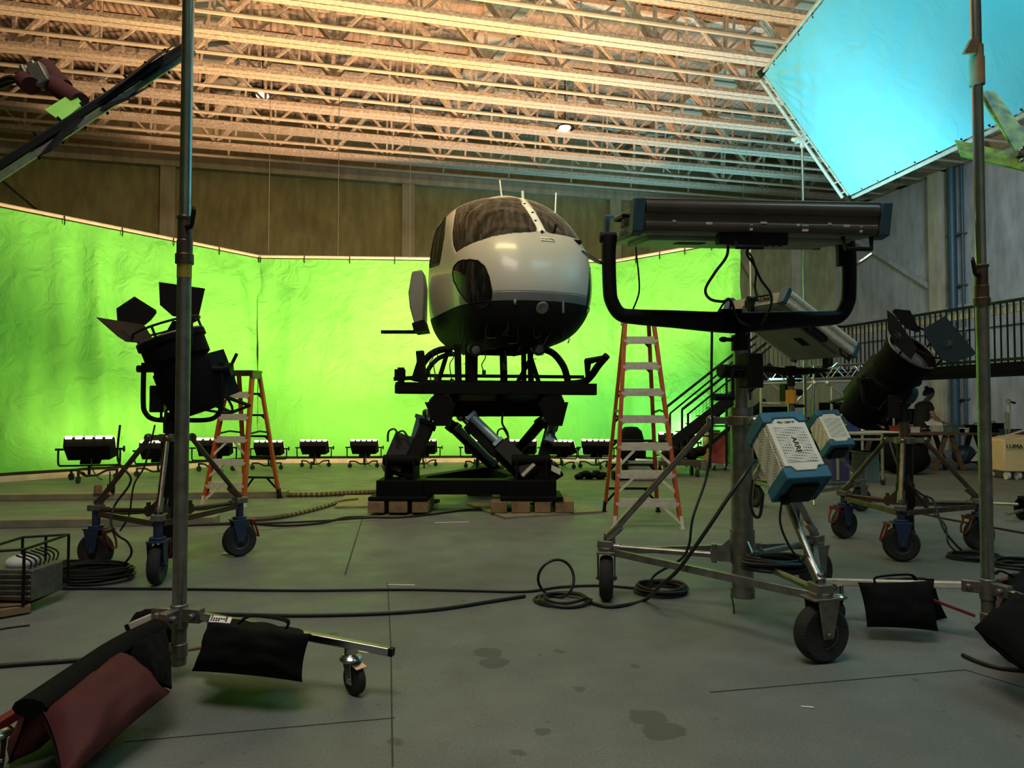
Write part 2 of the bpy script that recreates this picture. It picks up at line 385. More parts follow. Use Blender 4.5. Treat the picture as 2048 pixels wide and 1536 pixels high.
for i, v in enumerate(TV):
    t = thing('ceiling_pipe', 'thin pale pipe under the roof, hung behind the %s truss from the far wall' % ['closest', 'second', 'third', 'fourth', 'fifth', 'sixth', 'seventh', 'eighth', 'ninth'][i],
              'pipe', uv(1, v+.85, ZB), 0, 'pipes between the roof trusses')
    B().cyl(uv(UL, v+.85, ZB+.03), uv(UR, v+.85, ZB+.03), .045, n=8).obj('pipe', 'pipe', t)
    x = -16.0 + .4*(i % 3)
    while x < UR-.5:
        B().beam(uv(x, v+.85, ZB), uv(x+.12, v+.85, ZD-.02), .03, .05).obj('hanger', 'pipe', t); x += 2.17
# dome lamps and wires
def pendant(p, lab):
    p = V3(p); t = thing('dome_lamp', lab, 'lamp', p, 0, 'unlit-looking dome lamps high in the roof')
    B().lathe([(.05, .22), (.08, .2), (.10, .12), (.26, .02), (.27, 0), (.25, 0), (.09, .1)], p, n=20).obj('shade', 'black', t)
    B().ell(p+V3((0, 0, .02)), (.16, .16, .07)).obj('bulb', MT['lampglow'], t)
    B().cyl(p+V3((0, 0, .2)), V3((p.x, p.y, ZD-.02)), .015, n=6).obj('rod', 'black', t)
pendant(P(525, 193, 18.0), 'small dome lamp above the junction of two curtains'); pendant(P(1130, 257, 19.4), 'small dome lamp above the white helicopter cabin')
t = None
for i, (px, y1, Y) in enumerate(((537, 505, 17.2), (676, 512, 17.3), (820, 518, 17.5))):
    a = P(px, y1, Y); z = ZB
    tag(B().cyl(a, V3((a.x, a.y, ZD)), .007, n=6).obj('hanging_wire', 'castmetal'), 'thin wire dropping from the roof to the green curtain top, %s of the three' % ['first', 'middle', 'last'][i], 'wire', 'wires holding the curtain pipe')
# downpipe on the far side wall
t = thing('drain_pipe', 'blue-grey vertical drain pipe fixed beside the side-wall pilaster', 'drain pipe', uv(UR-.15, 18.45, 0))
b = B().cyl(uv(UR-.17, 18.42, 0), uv(UR-.17, 18.42, ZB), .13, n=14).obj('pipe', 'steelblue', t)
B().cyl(uv(UR-.10, 18.1, 0), uv(UR-.10, 18.1, ZB), .05, n=10).obj('conduit', 'steelblue', t)
for z in (1.6, 3.4, 5.1, 6.7): B().box(uv(UR-.10, 18.32, z), (.22, .62, .05), RU).obj('bracket', 'castmetal', t)
# floor seams and paint edges
def strip(pts, w, m, z=.0015):
    b = B()
    for a, c in zip(pts[:-1], pts[1:]):
        a = V3(a); c = V3(c); n = V3((-(c-a).y, (c-a).x, 0)).normalized()*w*.5; up = V3((0, 0, z))
        b.plate([a+n+up, c+n+up, c-n+up, a-n+up], .001)
    return trim(b, m)
MT['seam'] = mat('floor_seam', (.05, .05, .045), .9)
strip([Fz(775, 1165), Fz(782, 1300), Fz(785, 1534)], .007, 'seam')
strip([Fz(250, 1484), Fz(790, 1436)], .006, 'seam')
strip([Fz(1420, 1385), Fz(1930, 1340), Fz(2070, 1382)], .008, 'seam')
strip([Fz(725, 1036), Fz(690, 1150)], .012, 'seam')
strip([Fz(430, 1068), Fz(760, 1040)], .010, 'seam')
# tape marks lying on the floor
MT['tape'] = mat('pale_tape', (.75, .75, .7), .6)
for i, (a, c, w, lab) in enumerate((((870, 1046), (938, 1044), .03, 'strip of pale tape on the floor in front of the motion base'), ((776, 1170), (830, 1171), .025, 'short dirty white tape strip beside the long cable'), ((1602, 1414), (1628, 1416), .012, 'tiny white scrap on the bare front floor'))):
    p, q = Fz(*a), Fz(*c); n = V3((-(q-p).y, (q-p).x, 0)).normalized()*w*.5; up = V3((0, 0, .003))
    tag(B().plate([p+n+up, q+n+up, q-n+up, p-n+up], .003).obj('floor_tape', 'tape'), lab, 'tape')
# ================================================================ GREEN SCREENS
def clothmat(name, col, bs=.65):
    m = mat(name, col, .8, var=.05, vscale=1.5, spec=.15); N, L, b = nd(m)
    tc = N.new('ShaderNodeTexCoord'); n = N.new('ShaderNodeTexNoise'); n.inputs['Scale'].default_value = 2.2; n.inputs['Detail'].default_value = 5; n.inputs['Distortion'].default_value = 1.2
    bp = N.new('ShaderNodeBump'); bp.inputs['Strength'].default_value = bs; bp.inputs['Distance'].default_value = .13
    L.new(tc.outputs['Object'], n.inputs['Vector']); L.new(n.outputs['Fac'], bp.inputs['Height']); L.new(bp.outputs[0], b.inputs['Normal'])
    return m
MT['green'] = clothmat('chroma_green_cloth', (.15, .62, .105))
ZT = 5.0
SL, SA, SB_, SR = V3((-9.9, 12.05, 0)), V3((-6.14, 17.5, 0)), V3((2.56, 18.05, 0)), V3((4.97, 15.65, 0))
def screen(a, b_, lab, seed, ztop=(ZT, ZT), gather=()):
    t = thing('green_screen', lab, 'green screen', (a+b_)*.5, 0, 'green screen curtains around the helicopter')
    d = (b_-a); Ln = d.length; d.normalize(); nr = V3((d.y, -d.x, 0))
    def fn(u, w):
        x = u*Ln; z0 = .16; zt = ztop[0]+(ztop[1]-ztop[0])*u; z = z0 + (zt-.06-z0)*w
        q = V3((x*1.1+seed*9, z*.35, seed))
        h = noise.noise(q)*.07 + noise.noise(V3((x*3.1+seed*3, z*.5+x*.4, 4)))*.035 + noise.noise(V3((x*.8+z*1.1, z*1.3-x*.5, seed+2)))*.05
        for (gx, gw, ga, lean) in gather:
            dx = x-gx-(ZT-z)*lean; h += ga*sin(dx*9 + (ZT-z)*.4)*math.exp(-(dx/gw)**2)
        edge = min(1, (1-w)*9); foot = max(0, 1-w*9)
        return a + d*x + nr*(h*edge + foot*foot*.10) + V3((0, 0, z))
    B().grid(fn, int(Ln*14), 60).obj('cloth', 'green', t, ang=180)
    B().cyl(a+V3((0, 0, ztop[0])), b_+V3((0, 0, ztop[1])), .035, n=10).obj('top_pipe', 'pipe', t)
    n = max(5, int(Ln/1.0))
    for i in range(n+1):
        p = a + (b_-a)*(i/n); z = ztop[0]+(ztop[1]-ztop[0])*i/n
        B().tube([p+nr*.03+V3((0, 0, z+.02)), p+nr*.06+V3((0, 0, z-.08)), p+nr*.04+V3((0, 0, z-.16))], .012, 6).obj('tie', 'black', t)
    return t
screen(SL, SA, 'green cloth curtain angled along the side behind the dark spotlight', 1, gather=((2.6, .7, .10, .10), (6.35, .5, .07, .25)))
screen(SA, SB_, 'wide green cloth curtain straight behind the helicopter', 2, gather=((.15, .4, .06, -.2),))
screen(SB_, SR, 'green cloth curtain behind the tall ladder and the stairs, ending at a loose edge', 3, (ZT, ZT), gather=((3.1, .5, .10, 0), (.6, .5, .04, 0)))
# pale kerb boards at the foot of the cloth
MT['kerb'] = mat('pale_board', (.62, .56, .44), .7, var=.15)
for i, (a, c) in enumerate(((SL, SA), (SA, SB_), (SB_, SR))):
    d = (c-a).normalized(); nr = V3((d.y, -d.x, 0)); b = B(); b.beam(a+nr*.12+V3((0, 0, .05)), c+nr*.12+V3((0, 0, .05)), .12, .10)
    tag(b.obj('kerb_board', 'kerb'), 'long pale board along the floor at the foot of the %s' % ['side curtain', 'straight curtain behind the helicopter', 'curtain near the stairs'][i], 'board', 'kerb boards under the green curtains')
# ================================================================ FLOOR FLOOD LIGHTS
def flood_proto():
    t = thing('flood_light', 'x', 'flood light', (0, 0, 0), 0, 'flood lights along the green curtains')
    T = Matrix.Rotation(math.radians(32), 3, 'X'); c0 = V3((0, 0, .45)); b = B()
    def q(x, y, z): return c0 + T @ V3((x, y, z))
    f0 = [(-.33, .10, -.17), (.33, .10, -.17), (.33, .10, .17), (-.33, .10, .17)]; b0 = [(-.27, -.10, -.11), (.27, -.10, -.11), (.30, -.10, .13), (-.30, -.10, .13)]
    b.add([q(*p) for p in f0+b0], [(0, 1, 5, 4), (1, 2, 6, 5), (2, 3, 7, 6), (3, 0, 4, 7), (4, 5, 6, 7)])
    for z in (-.05, 0, .05): b.box(q(.12, -.105, z), (.16, .012, .018), T)
    b.box(q(0, -.02, -.18), (.26, .12, .04), T)
    b.obj('housing', 'blackmatte', t, ang=20)
    B().plate([q(x, .09, z) for x, _, z in f0], .004).obj('lamp_face', 'lampglow', t)
    for x in (-.26, -.13, 0, .13, .26):
        B().box(q(x, .06, .178), (.085, .05, .022), T).obj('lamp_slot', 'lampglow', t)
    y = B().tube(smooth([(-.40, 0, .47), (-.40, 0, .30), (-.385, 0, .235), (-.30, 0, .225), (.30, 0, .225), (.385, 0, .235), (.40, 0, .30), (.40, 0, .47)], 4), .014, 8)
    for s in (-1, 1): y.cyl((s*.33, 0, .46), (s*.44, 0, .46), .016)
    y.cyl((.44, 0, .46), (.46, 0, .46), .045, n=8)
    y.obj('yoke', 'black', t)
    B().tube(smooth([(.05, -.08, .33), (.06, -.10, .2), (.12, -.1, .08), (.2, -.12, .02)], 5), .008, 6).obj('power_cord', 'cable', t)
    return t
def flood_stand_proto():
    t = thing('low_rolling_stand', 'x', 'light stand', (0, 0, 0), 0, 'low rolling stands under the flood lights')
    B().cyl((0, 0, .06), (0, 0, .235), .02).obj('spigot', 'blacksteel', t)
    for i in range(3):
        a = 2*pi*i/3 + .4; d = V3((cos(a), sin(a), 0)); z = V3((0, 0, 1))
        B().tube(smooth([z*.08, d*.10+z*.08, d*.22+z*.14, d*.36+z*.15], 5), .016, 8).obj('leg', 'blacksteel', t)
        w = B(); e = d*.36; s = V3((-d.y, d.x, 0))
        w.cyl(e+z*.10, e+z*.16, .018); w.box(e+z*.085, (.05, .05, .02), Rz(a)); w.cyl(e+z*.05+s*-.015, e+z*.05+s*.015, .05, n=16)
        w.obj('caster', 'rubber', t)
    return t
FL0, FS0 = flood_proto(), flood_stand_proto()
FLAB = ['large flood light beside the front end of the side curtain, first of the row', 'flood light seen through the legs of the dark spotlight stand', 'flood light between the dark spotlight stand and the short ladder',
        'flood light seen through the rails of the short ladder', 'flood light standing clear just past the short ladder', 'flood light standing clear nearest the motion base',
        'flood light behind the slanted jack with the blue cylinder on the base', 'flood light seen through the middle of the motion base', 'flood light with jacks crossing it under the helicopter',
        'flood light turned sideways at the far edge of the motion base', 'flood light just before the tall ladder', 'flood light at the foot of the stairs past the tall ladder']
for i, (px, fy, yaw, kind, sc) in enumerate(FLOODS):
    p = Fz(px, fy); a = math.radians(yaw)
    s = FS0 if i == 0 else tree(FS0)
    o = FL0 if i == 0 else tree(FL0)
    for q, lb in ((o, FLAB[i]), (s, 'wheeled foot of the ' + FLAB[i].replace('large flood light beside the front end of the side curtain, first of the row', 'large first flood light beside the side curtain').replace('standing clear ', '').replace('slanted ', '').replace(' on the base', ''))):
        q.location = p; q.rotation_euler = (0, 0, a); q.scale = (sc,)*3; q['label'] = lb
    s.rotation_euler = (0, 0, a + i*1.1)
    # the lamp inside
    if i < 3: nrm = V3((-.82, .57, 0))
    elif i < 9: nrm = V3((-.05, 1, 0))
    elif i == 9: nrm = V3((.1, 1, 0))
    else: nrm = V3((.6, .8, 0))
    L0 = p + V3((0, 0, .62)) + nrm*.22
    col = TUNG if kind == 'warm' else DAYL if kind == 'day' else (.95, .8, .5)
    pw = {'warm': 25, 'mid': 20, 'day': 24}[kind]
    area('flood_lamp', L0, L0 + nrm + V3((0, 0, 1.15)), .6, pw, col, .3)
# ================================================================ HELICOPTER CABIN
PSI = math.radians(20); NOSE = V3(((1095-CX)/FPX*9.2, 9.2, 0))
HF = V3((sin(PSI), -cos(PSI), 0)); HS = V3((-cos(PSI), -sin(PSI), 0))      # forward, starboard
PROF = [(2.14, .62, .30), (2.20, .46, .56), (2.30, .30, .74), (2.45, .15, .86), (2.62, .05, .93), (2.80, 0, .96), (3.0, .0, .975), (3.2, .04, .98), (3.4, .12, .97), (3.6, .25, .95),
        (3.8, .44, .92), (4.0, .66, .88), (4.15, .86, .82), (4.27, 1.04, .74), (4.36, 1.22, .60), (4.41, 1.38, .42), (4.43, 1.55, .18)]
def prof(z):
    for (a, d, w), (b, e, x) in zip(PROF[:-1], PROF[1:]):
        if a <= z <= b:
            t = (z-a)/(b-a); return d+(e-d)*t, w+(x-w)*t
    return PROF[-1][1:] if z > PROF[-1][0] else PROF[0][1:]
import bisect
_zs = [p[0] for p in PROF]
def profs(z):   # smoothed
    s = [prof(z+k*.05) for k in (-1.5, -.75, 0, .75, 1.5)]
    return sum(q[0] for q in s)/5, sum(q[1] for q in s)/5
HL = 2.40
def hsurf(u, z, off=0.0):
    """u in -1..1: starboard rear to port rear round the nose; z height."""
    d0, w = profs(z); D = min(1.05, max(.3, HL-d0-.15)); n = 2.35
    s = abs(u); sg = -1 if u < 0 else 1
    if s < .72:
        a = s/.72*pi/2; y = w*abs(sin(a))**(2/n); d = d0 + D*(1-abs(cos(a))**(2/n))
    else:
        y = w; d = d0 + D + (HL-d0-D)*(s-.72)/.28
    return NOSE - HF*d - HS*(y*sg) + V3((0, 0, z))
def hn(u, z):
    e = .004; a = hsurf(min(1, u+e), z) - hsurf(max(-1, u-e), z); b = hsurf(u, min(4.42, z+e)) - hsurf(u, max(2.15, z-e))
    n = a.cross(b)
    return n.normalized() if n.length > 1e-9 else V3((0, 0, 1))
def proj(p):
    q = V3(p) - V3((0, 0, CAMZ)); f = q.y*_c + q.z*_s; v = -q.y*_s + q.z*_c
    return CX + FPX*q.x/f, 768 - FPX*v/f
def inpoly(x, y, pg):
    r = False; j = len(pg)-1
    for i in range(len(pg)):
        (a, b), (c, d) = pg[i], pg[j]
        if (b > y) != (d > y) and x < (c-a)*(y-b)/(d-b)+a: r = not r
        j = i
    return r
def zpoly(pts): return [(740+.2734*x, 360+.2734*y) for x, y in pts]
WL = zpoly([(628, 215), (700, 165), (850, 138), (1000, 128), (1092, 130), (1150, 210), (1205, 320), (1228, 383), (1050, 392), (900, 417), (770, 458), (690, 495), (630, 535), (608, 480), (600, 400), (612, 300)])
WR = zpoly([(1128, 130), (1280, 150), (1400, 195), (1470, 235), (1530, 310), (1570, 390), (1598, 462), (1500, 432), (1400, 405), (1290, 388), (1255, 320), (1195, 215)])
CHL = zpoly([(605, 680), (615, 630), (650, 597), (720, 582), (790, 592), (840, 635), (868, 700), (890, 800), (893, 860), (870, 920), (825, 950), (770, 928), (700, 880), (650, 810), (612, 735)])
DRW = zpoly([(485, 372), (558, 268), (545, 420), (512, 615), (430, 645), (412, 600), (405, 540), (440, 440)])
NU, NZ = 300, 150
ZL, ZH = 2.15, 4.43
us = [-1+2*i/NU for i in range(NU+1)]; zs = [ZL+(ZH-ZL)*j/NZ for j in range(NZ+1)]
SUR = [[hsurf(u, z) for u in us] for z in zs]
def face_region():
    reg = {}; ch = set()
    for j in range(NZ):
        for i in range(NU):
            c = (SUR[j][i]+SUR[j+1][i+1])*.5; u = (us[i]+us[i+1])/2; z = (zs[j]+zs[j+1])/2; x, y = proj(c); nn = hn(u, z)
            vis = nn.dot(c - V3((0, 0, CAMZ)))*(1 if nn.dot(c-(NOSE-HF*1.2+V3((0, 0, 3.2)))) > 0 else -1) < 0.02
            r = 'white'
            if vis and inpoly(x, y, WL): r = 'wl'
            elif vis and inpoly(x, y, WR): r = 'wr'
            elif vis and inpoly(x, y, CHL): r = 'cl'; ch.add((i, j))
            elif vis and inpoly(x, y, DRW) and u < -.2: r = 'dw'
            elif z < 2.685: r = 'belly'
            elif z < 2.81 and abs(u) < .62: r = 'band'
            reg[(i, j)] = r
    for (i, j) in ch:
        m = (NU-1-i, j)
        if reg.get(m) in ('white', 'belly', 'band'): reg[m] = 'cr'
    for (i, j), r in list(reg.items()):
        if r == 'dw' and reg.get((NU-1-i, j)) == 'white': reg[(NU-1-i, j)] = 'dwp'
    return reg
REG = face_region()
heli = thing('helicopter_cabin', 'white helicopter cabin without rotors mounted on the black motion base', 'helicopter', NOSE - HF*1.0 + V3((0, 0, 2.1)))
def hpart(rs, name, m, label=None, off=0.0, par=None, solid=.012):
    idx = {}; b = B(); fs = []
    for (i, j), r in REG.items():
        if r not in rs: continue
        f = []
        for a, c in ((i, j), (i+1, j), (i+1, j+1), (i, j+1)):
            if (a, c) not in idx:
                idx[(a, c)] = len(b.v); n = hn(us[a], zs[c]); o = SUR[c][a] - (NOSE-HF*1.2+V3((0, 0, 3.2)))
                b.v.append(SUR[c][a] + n*(off if n.dot(o) > 0 else -off))
            f.append(idx[(a, c)])
        b.f.append(tuple(f)); b.m.append(0)
    if not b.f: return None
    return b.obj(name, m, par or heli, ang=180, label=label, solid=solid)
def outline(rs, name, m, r, par=None, sm=2):
    """a rubber seal tube along the border of a region"""
    ed = {}
    S = {k for k, v in REG.items() if v in rs}
    for (i, j) in S:
        for (n, a, c) in (((i, j-1), (i, j), (i+1, j)), ((i+1, j), (i+1, j), (i+1, j+1)), ((i, j+1), (i+1, j+1), (i, j+1)), ((i-1, j), (i, j+1), (i, j))):
            if n not in S: ed.setdefault(a, []).append(c)
    b = B()
    while ed:
        st = next(iter(ed)); lp = [st]; cur = st
        while cur in ed:
            nx = ed[cur].pop()
            if not ed[cur]: del ed[cur]
            if nx == st: break
            lp.append(nx); cur = nx
        if len(lp) < 24: continue
        pts = [SUR[c][a] for a, c in lp]; k = len(pts)
        for _ in range(6): pts = [(pts[q-1]+pts[q]*2+pts[(q+1) % k])*.25 for q in range(k)]
        b.tube(pts[::2], r, 6, True)
    return b.obj(name, m, par or heli)
MT['heliglass'] = bpy.data.materials.new('cockpit_glass'); MT['heliglass'].use_nodes = True
def _glass():
    N, L, b = nd(MT['heliglass']); out = N['Material Output']
    tr = N.new('ShaderNodeBsdfTransparent'); tr.inputs[0].default_value = (.42, .44, .43, 1)
    gl = N.new('ShaderNodeBsdfGlossy'); gl.inputs['Roughness'].default_value = .06; gl.inputs[0].default_value = (.55, .57, .58, 1)
    df = N.new('ShaderNodeBsdfDiffuse'); df.inputs[0].default_value = (.5, .48, .44, 1)
    lw = N.new('ShaderNodeLayerWeight'); lw.inputs['Blend'].default_value = .32
    mx = N.new('ShaderNodeMixShader'); L.new(lw.outputs['Fresnel'], mx.inputs[0]); L.new(tr.outputs[0], mx.inputs[1]); L.new(gl.outputs[0], mx.inputs[2])
    tc = N.new('ShaderNodeTexCoord'); w = N.new('ShaderNodeTexNoise'); w.inputs['Scale'].default_value = 5; w.inputs['Detail'].default_value = 8
    mp = N.new('ShaderNodeMapping'); mp.inputs['Scale'].default_value = (3, 1, .35); L.new(tc.outputs['Object'], mp.inputs[0]); L.new(mp.outputs[0], w.inputs['Vector'])
    r = N.new('ShaderNodeMapRange'); r.inputs[1].default_value = .45; r.inputs[2].default_value = .75; r.inputs[3].default_value = .015; r.inputs[4].default_value = .13
    L.new(w.outputs['Fac'], r.inputs[0])
    m2 = N.new('ShaderNodeMixShader'); L.new(r.outputs[0], m2.inputs[0]); L.new(mx.outputs[0], m2.inputs[1]); L.new(df.outputs[0], m2.inputs[2]); L.new(m2.outputs[0], out.inputs['Surface'])
_glass()
hpart(('white',), 'shell', 'heliwhite')
hpart(('band',), 'chin_band', 'heligrey', 'grey band under the nose', .002)
hpart(('belly',), 'belly', 'dark', 'dark open belly')
for rs, nm in ((('wl',), 'windscreen'), (('wr',), 'windscreen'), (('cl',), 'chin_window'), (('cr',), 'chin_window'), (('dw',), 'door_window'), (('dwp',), 'door_window')):
    g = hpart(rs, nm, 'heliglass', solid=.006)
    if g: outline(rs, 'seal', 'heliwhite' if nm == 'windscreen' else 'blackmatte', .012 if nm != 'windscreen' else .008, g)
# roof cap and rear bulkhead
b = B(); top = [hsurf(u, 4.425) for u in us[::4]]
b.add(top, [tuple(range(len(top)))]); b.obj('roof_cap', 'heliwhite', heli, solid=.01)
rb = [hsurf(-1, z) for z in zs[::5]] + [hsurf(1, z) for z in zs[::-5]]
B().plate([q + HF*.04 for q in rb], .02).obj('rear_bulkhead', 'dark', heli)
# cabin floor, instrument console and seats seen through the glass
def hp(d, y, z): return NOSE - HF*d + HS*y + V3((0, 0, z))
HR = Matrix((HS, -HF, V3((0, 0, 1)))).transposed()
B().box(hp(1.25, 0, 2.78), (1.7, 1.4, .05), HR).obj('cabin_floor', 'dark', heli)
c = B(); c.box(hp(.62, -.25, 3.25), (.75, .25, .62), HR); c.box(hp(.55, -.25, 3.58), (.85, .34, .06), HR); c.obj('instrument_panel', 'blackmatte', heli, bevel=.02)
for s in (-.45, .45):
    st = B(); st.box(hp(1.25, s, 3.12), (.5, .5, .14), HR); st.box(hp(1.52, s, 3.5), (.48, .12, .8), HR); st.box(hp(1.56, s, 3.98), (.28, .1, .2), HR)
    st.obj('seat', 'dark', heli, bevel=.03)
# seams, strut patches, doors
def seam(pts, r, m='blackmatte', name='door_seam'):
    q = [hsurf(u, z) for u, z in pts]
    return B().tube(smooth(q, 6), r, 6).obj(name, m, heli)
def px2s(x, y, sgn=-1):
    best = None
    for j in range(0, NZ+1, 2):
        for i in range(0, NU+1, 2):
            if (us[i] < .1) != (sgn < 0): continue
            a, c = proj(SUR[j][i]); e = (a-x)**2 + (c-y)**2
            if best is None or e < best[0]: best = (e, us[i], zs[j])
    return best[1], best[2]
seam([px2s(740+.2734*x, 360+.2734*y) for x, y in ((560, 575), (555, 680), (585, 800), (632, 905))], .006)
seam([px2s(740+.2734*x, 360+.2734*y) for x, y in ((620, 545), (560, 575), (480, 690), (412, 720))], .005)
# centre strut with peeling tape
pts = [px2s(740+.2734*x, 360+.2734*y, 1 if False else -1) for x, y in ((1108, 128), (1140, 180), (1180, 250), (1215, 310), (1255, 385))]
B().tube([hsurf(u, z) + V3((0, -.012, 0)) for u, z in pts], .05, 8, flat=.3).obj('centre_strut', 'white', heli, label='white taped strut dividing the windscreen')
b = B()
for i in range(5):
    (u, z) = pts[i]; b.box(hsurf(u, z) + V3((random.uniform(-.02, .02), -.03, 0)), (.03, .012, .035), HR)
b.obj('strut_screws', 'blackmatte', heli)
# name plate, hood panel, wiper post, pitot, antennae
def onsurf(x, y, sg=-1):
    u, z = px2s(x, y, sg); p = hsurf(u, z); n = hn(u, z)
    if n.dot(p-(NOSE-HF*1.2+V3((0, 0, 3.2)))) < 0: n = -n
    return p, n
p, n = onsurf(1093, 479); R = basis(n); B().box(p+n*.012, (.20, .06, .012), R).obj('name_plate', 'silver', heli)
b = B()
for i in range(9): b.box(p+n*.02 + R @ V3(((i-4)*.021, random.uniform(-.008, .008), 0)), (.012, random.uniform(.015, .035), .004), R)
b.obj('plate_marks', 'blackmatte', heli)
p, n = onsurf(1109, 463); B().cyl(p, p+n*.06+V3((0, 0, .05)), .014).obj('wiper_post', 'blackmatte', heli)
p, n = onsurf(1047, 390); B().cyl(p-V3((0, 0, .05)), p+V3((-.01, 0, .12)), .02, n=8).obj('roof_probe', 'white', heli)
p = hsurf(.35, 4.15); B().cyl(p, p+V3((.02, .1, .33)), .012, n=6).obj('antenna', 'white', heli)
p = hsurf(-.12, 4.36); B().cyl(p, p+V3((-.03, .1, .28)), .012, n=6).obj('antenna', 'white', heli)
# landing lights and fittings in the belly
p, n = onsurf(1083, 617); B().lathe([(.0, .01), (.07, .02), (.085, .01), (.09, -.04)], p, n, 20).obj('nose_light', 'castmetal', heli)
p, n = onsurf(1030, 605); B().ell(p+n*.01, (.022, .022, .04)).obj('belly_fitting', 'castmetal', heli)
p, n = onsurf(1140, 617); B().box(p+n*.02, (.03, .03, .17), HR).obj('belly_hook', 'castmetal', heli, bevel=.008)
for x, y in ((950, 699), (1076, 697)):
    c = P(x, y, 9.75); d = (HF + V3((0, 0, -.25))).normalized()
    l = B().lathe([(.05, -.14), (.085, -.10), (.095, .03), (.09, .05), (.07, .045)], c, d, 20).obj('landing_light', 'blacksteel', heli)
    B().lathe([(.0, .055), (.05, .05), (.078, .035)], c, d, 18).obj('lens', 'glasslens', l)
# rear side pod and its stub bar
pod = B(); A0 = hp(HL+.02, .93, 0)
def hpx(x, y, d): # pixel at helicopter station d on starboard side
    Y = (hp(d, .95, 0)).y; return P(x, y, Y)
pod.plate([hpx(828, 549, 2.1), hpx(848, 545, 2.1), hpx(852, 575, 2.1), hpx(851, 645, 2.1), hpx(833, 652, 2.1), hpx(824, 620, 2.1), hpx(821, 590, 2.1)], .5)
pod.obj('side_pod', 'heligrey', heli, bevel=.02)
pod = B().plate([hpx(828, 650, 2.1), hpx(851, 643, 2.1), hpx(857, 664, 2.1), hpx(832, 667, 2.1)], .5); pod.obj('pod_step', 'blackmatte', heli)
B().beam(hpx(763, 664, 2.2), hpx(840, 664, 2.1), .06, .05).obj('stub_bar', 'blackmatte', heli)
# frayed lower edge with loose wiring
b = B(); e = [hsurf(u, 2.685) for u in us[2:-2:3]]
b.tube(e, .010, 6); b.obj('lower_edge_seal', 'blackmatte', heli)
for i in range(22):
    u = random.uniform(-.98, .35); p = hsurf(u, random.uniform(2.2, 2.5)); q = p + V3((random.uniform(-.12, .12), random.uniform(-.08, .08), -random.uniform(.05, .3)))
    B().tube(smooth([p, (p+q)*.5 + V3((random.uniform(-.1, .1), 0, -.1)), q], 4), .005, 5).obj('loose_wire', 'cable', heli)
# ================================================================ CRANK STANDS, LED PANELS, SPOTLIGHTS
def caster_fork(t, w, r, width, yaw, forkm, hubm, zt, brake=None, tilt=0):
    """swivel caster under a leg end: w = floor point under the wheel centre, zt = height of the mounting plate"""
    w = V3((w[0], w[1], 0)); d = V3((cos(yaw), sin(yaw), 0)); ax = V3((-d.y, d.x, 0)); c = w + V3((0, 0, r)); Z = V3((0, 0, 1)); off = d*(r*.32)
    f = B()
    for s in (-1, 1):
        o = ax*(s*(width*.5+.014))
        f.plate([c+o-d*.03-Z*.02, c+o+d*.03-Z*.02, c+o+off*.4+d*.055+Z*(r+.03), c+o-off*.2-d*.05+Z*(r+.03)], .008)
    f.box(c+Z*(r+.03), (r*1.1, width+.04, .014), Rz(yaw))
    f.cyl(c+Z*(r+.03), w+Z*zt, .032); f.cyl(c+Z*(r+.035), c+Z*(r+.06), .06)
    f.cyl(c-ax*(width*.5+.03), c+ax*(width*.5+.03), .014)
    fo = f.obj('caster_fork', forkm, t, bevel=.004)
    h = width*.5
    B().lathe([(r*.50, -h*.75), (r*.62, -h*.9), (r*.86, -h), (r*.96, -h*.72), (r, -h*.3), (r, h*.3), (r*.96, h*.72), (r*.86, h), (r*.62, h*.9), (r*.50, h*.75)], c, ax, 32).obj('tyre', 'rubber', fo)
    B().lathe([(.02, -h*.7), (r*.35, -h*.5), (r*.52, -h*.78), (r*.52, h*.78), (r*.35, h*.5), (.02, h*.7)], c, ax, 24).obj('hub', hubm, fo)
    if brake:
        q = B(); bc = c - d*(r*.75) + Z*(r*.62)
        q.tube([bc+ax*.05+Z*.07, bc+ax*.055-d*.03-Z*.02, bc+ax*.03-d*.05-Z*.07, bc-ax*.03-d*.05-Z*.07, bc-ax*.055-d*.03-Z*.02, bc-ax*.05+Z*.07], .010, 6)
        q.box(bc+Z*.07, (.03, .13, .03), Rz(yaw)); q.obj('brake_pedal', brake, fo)
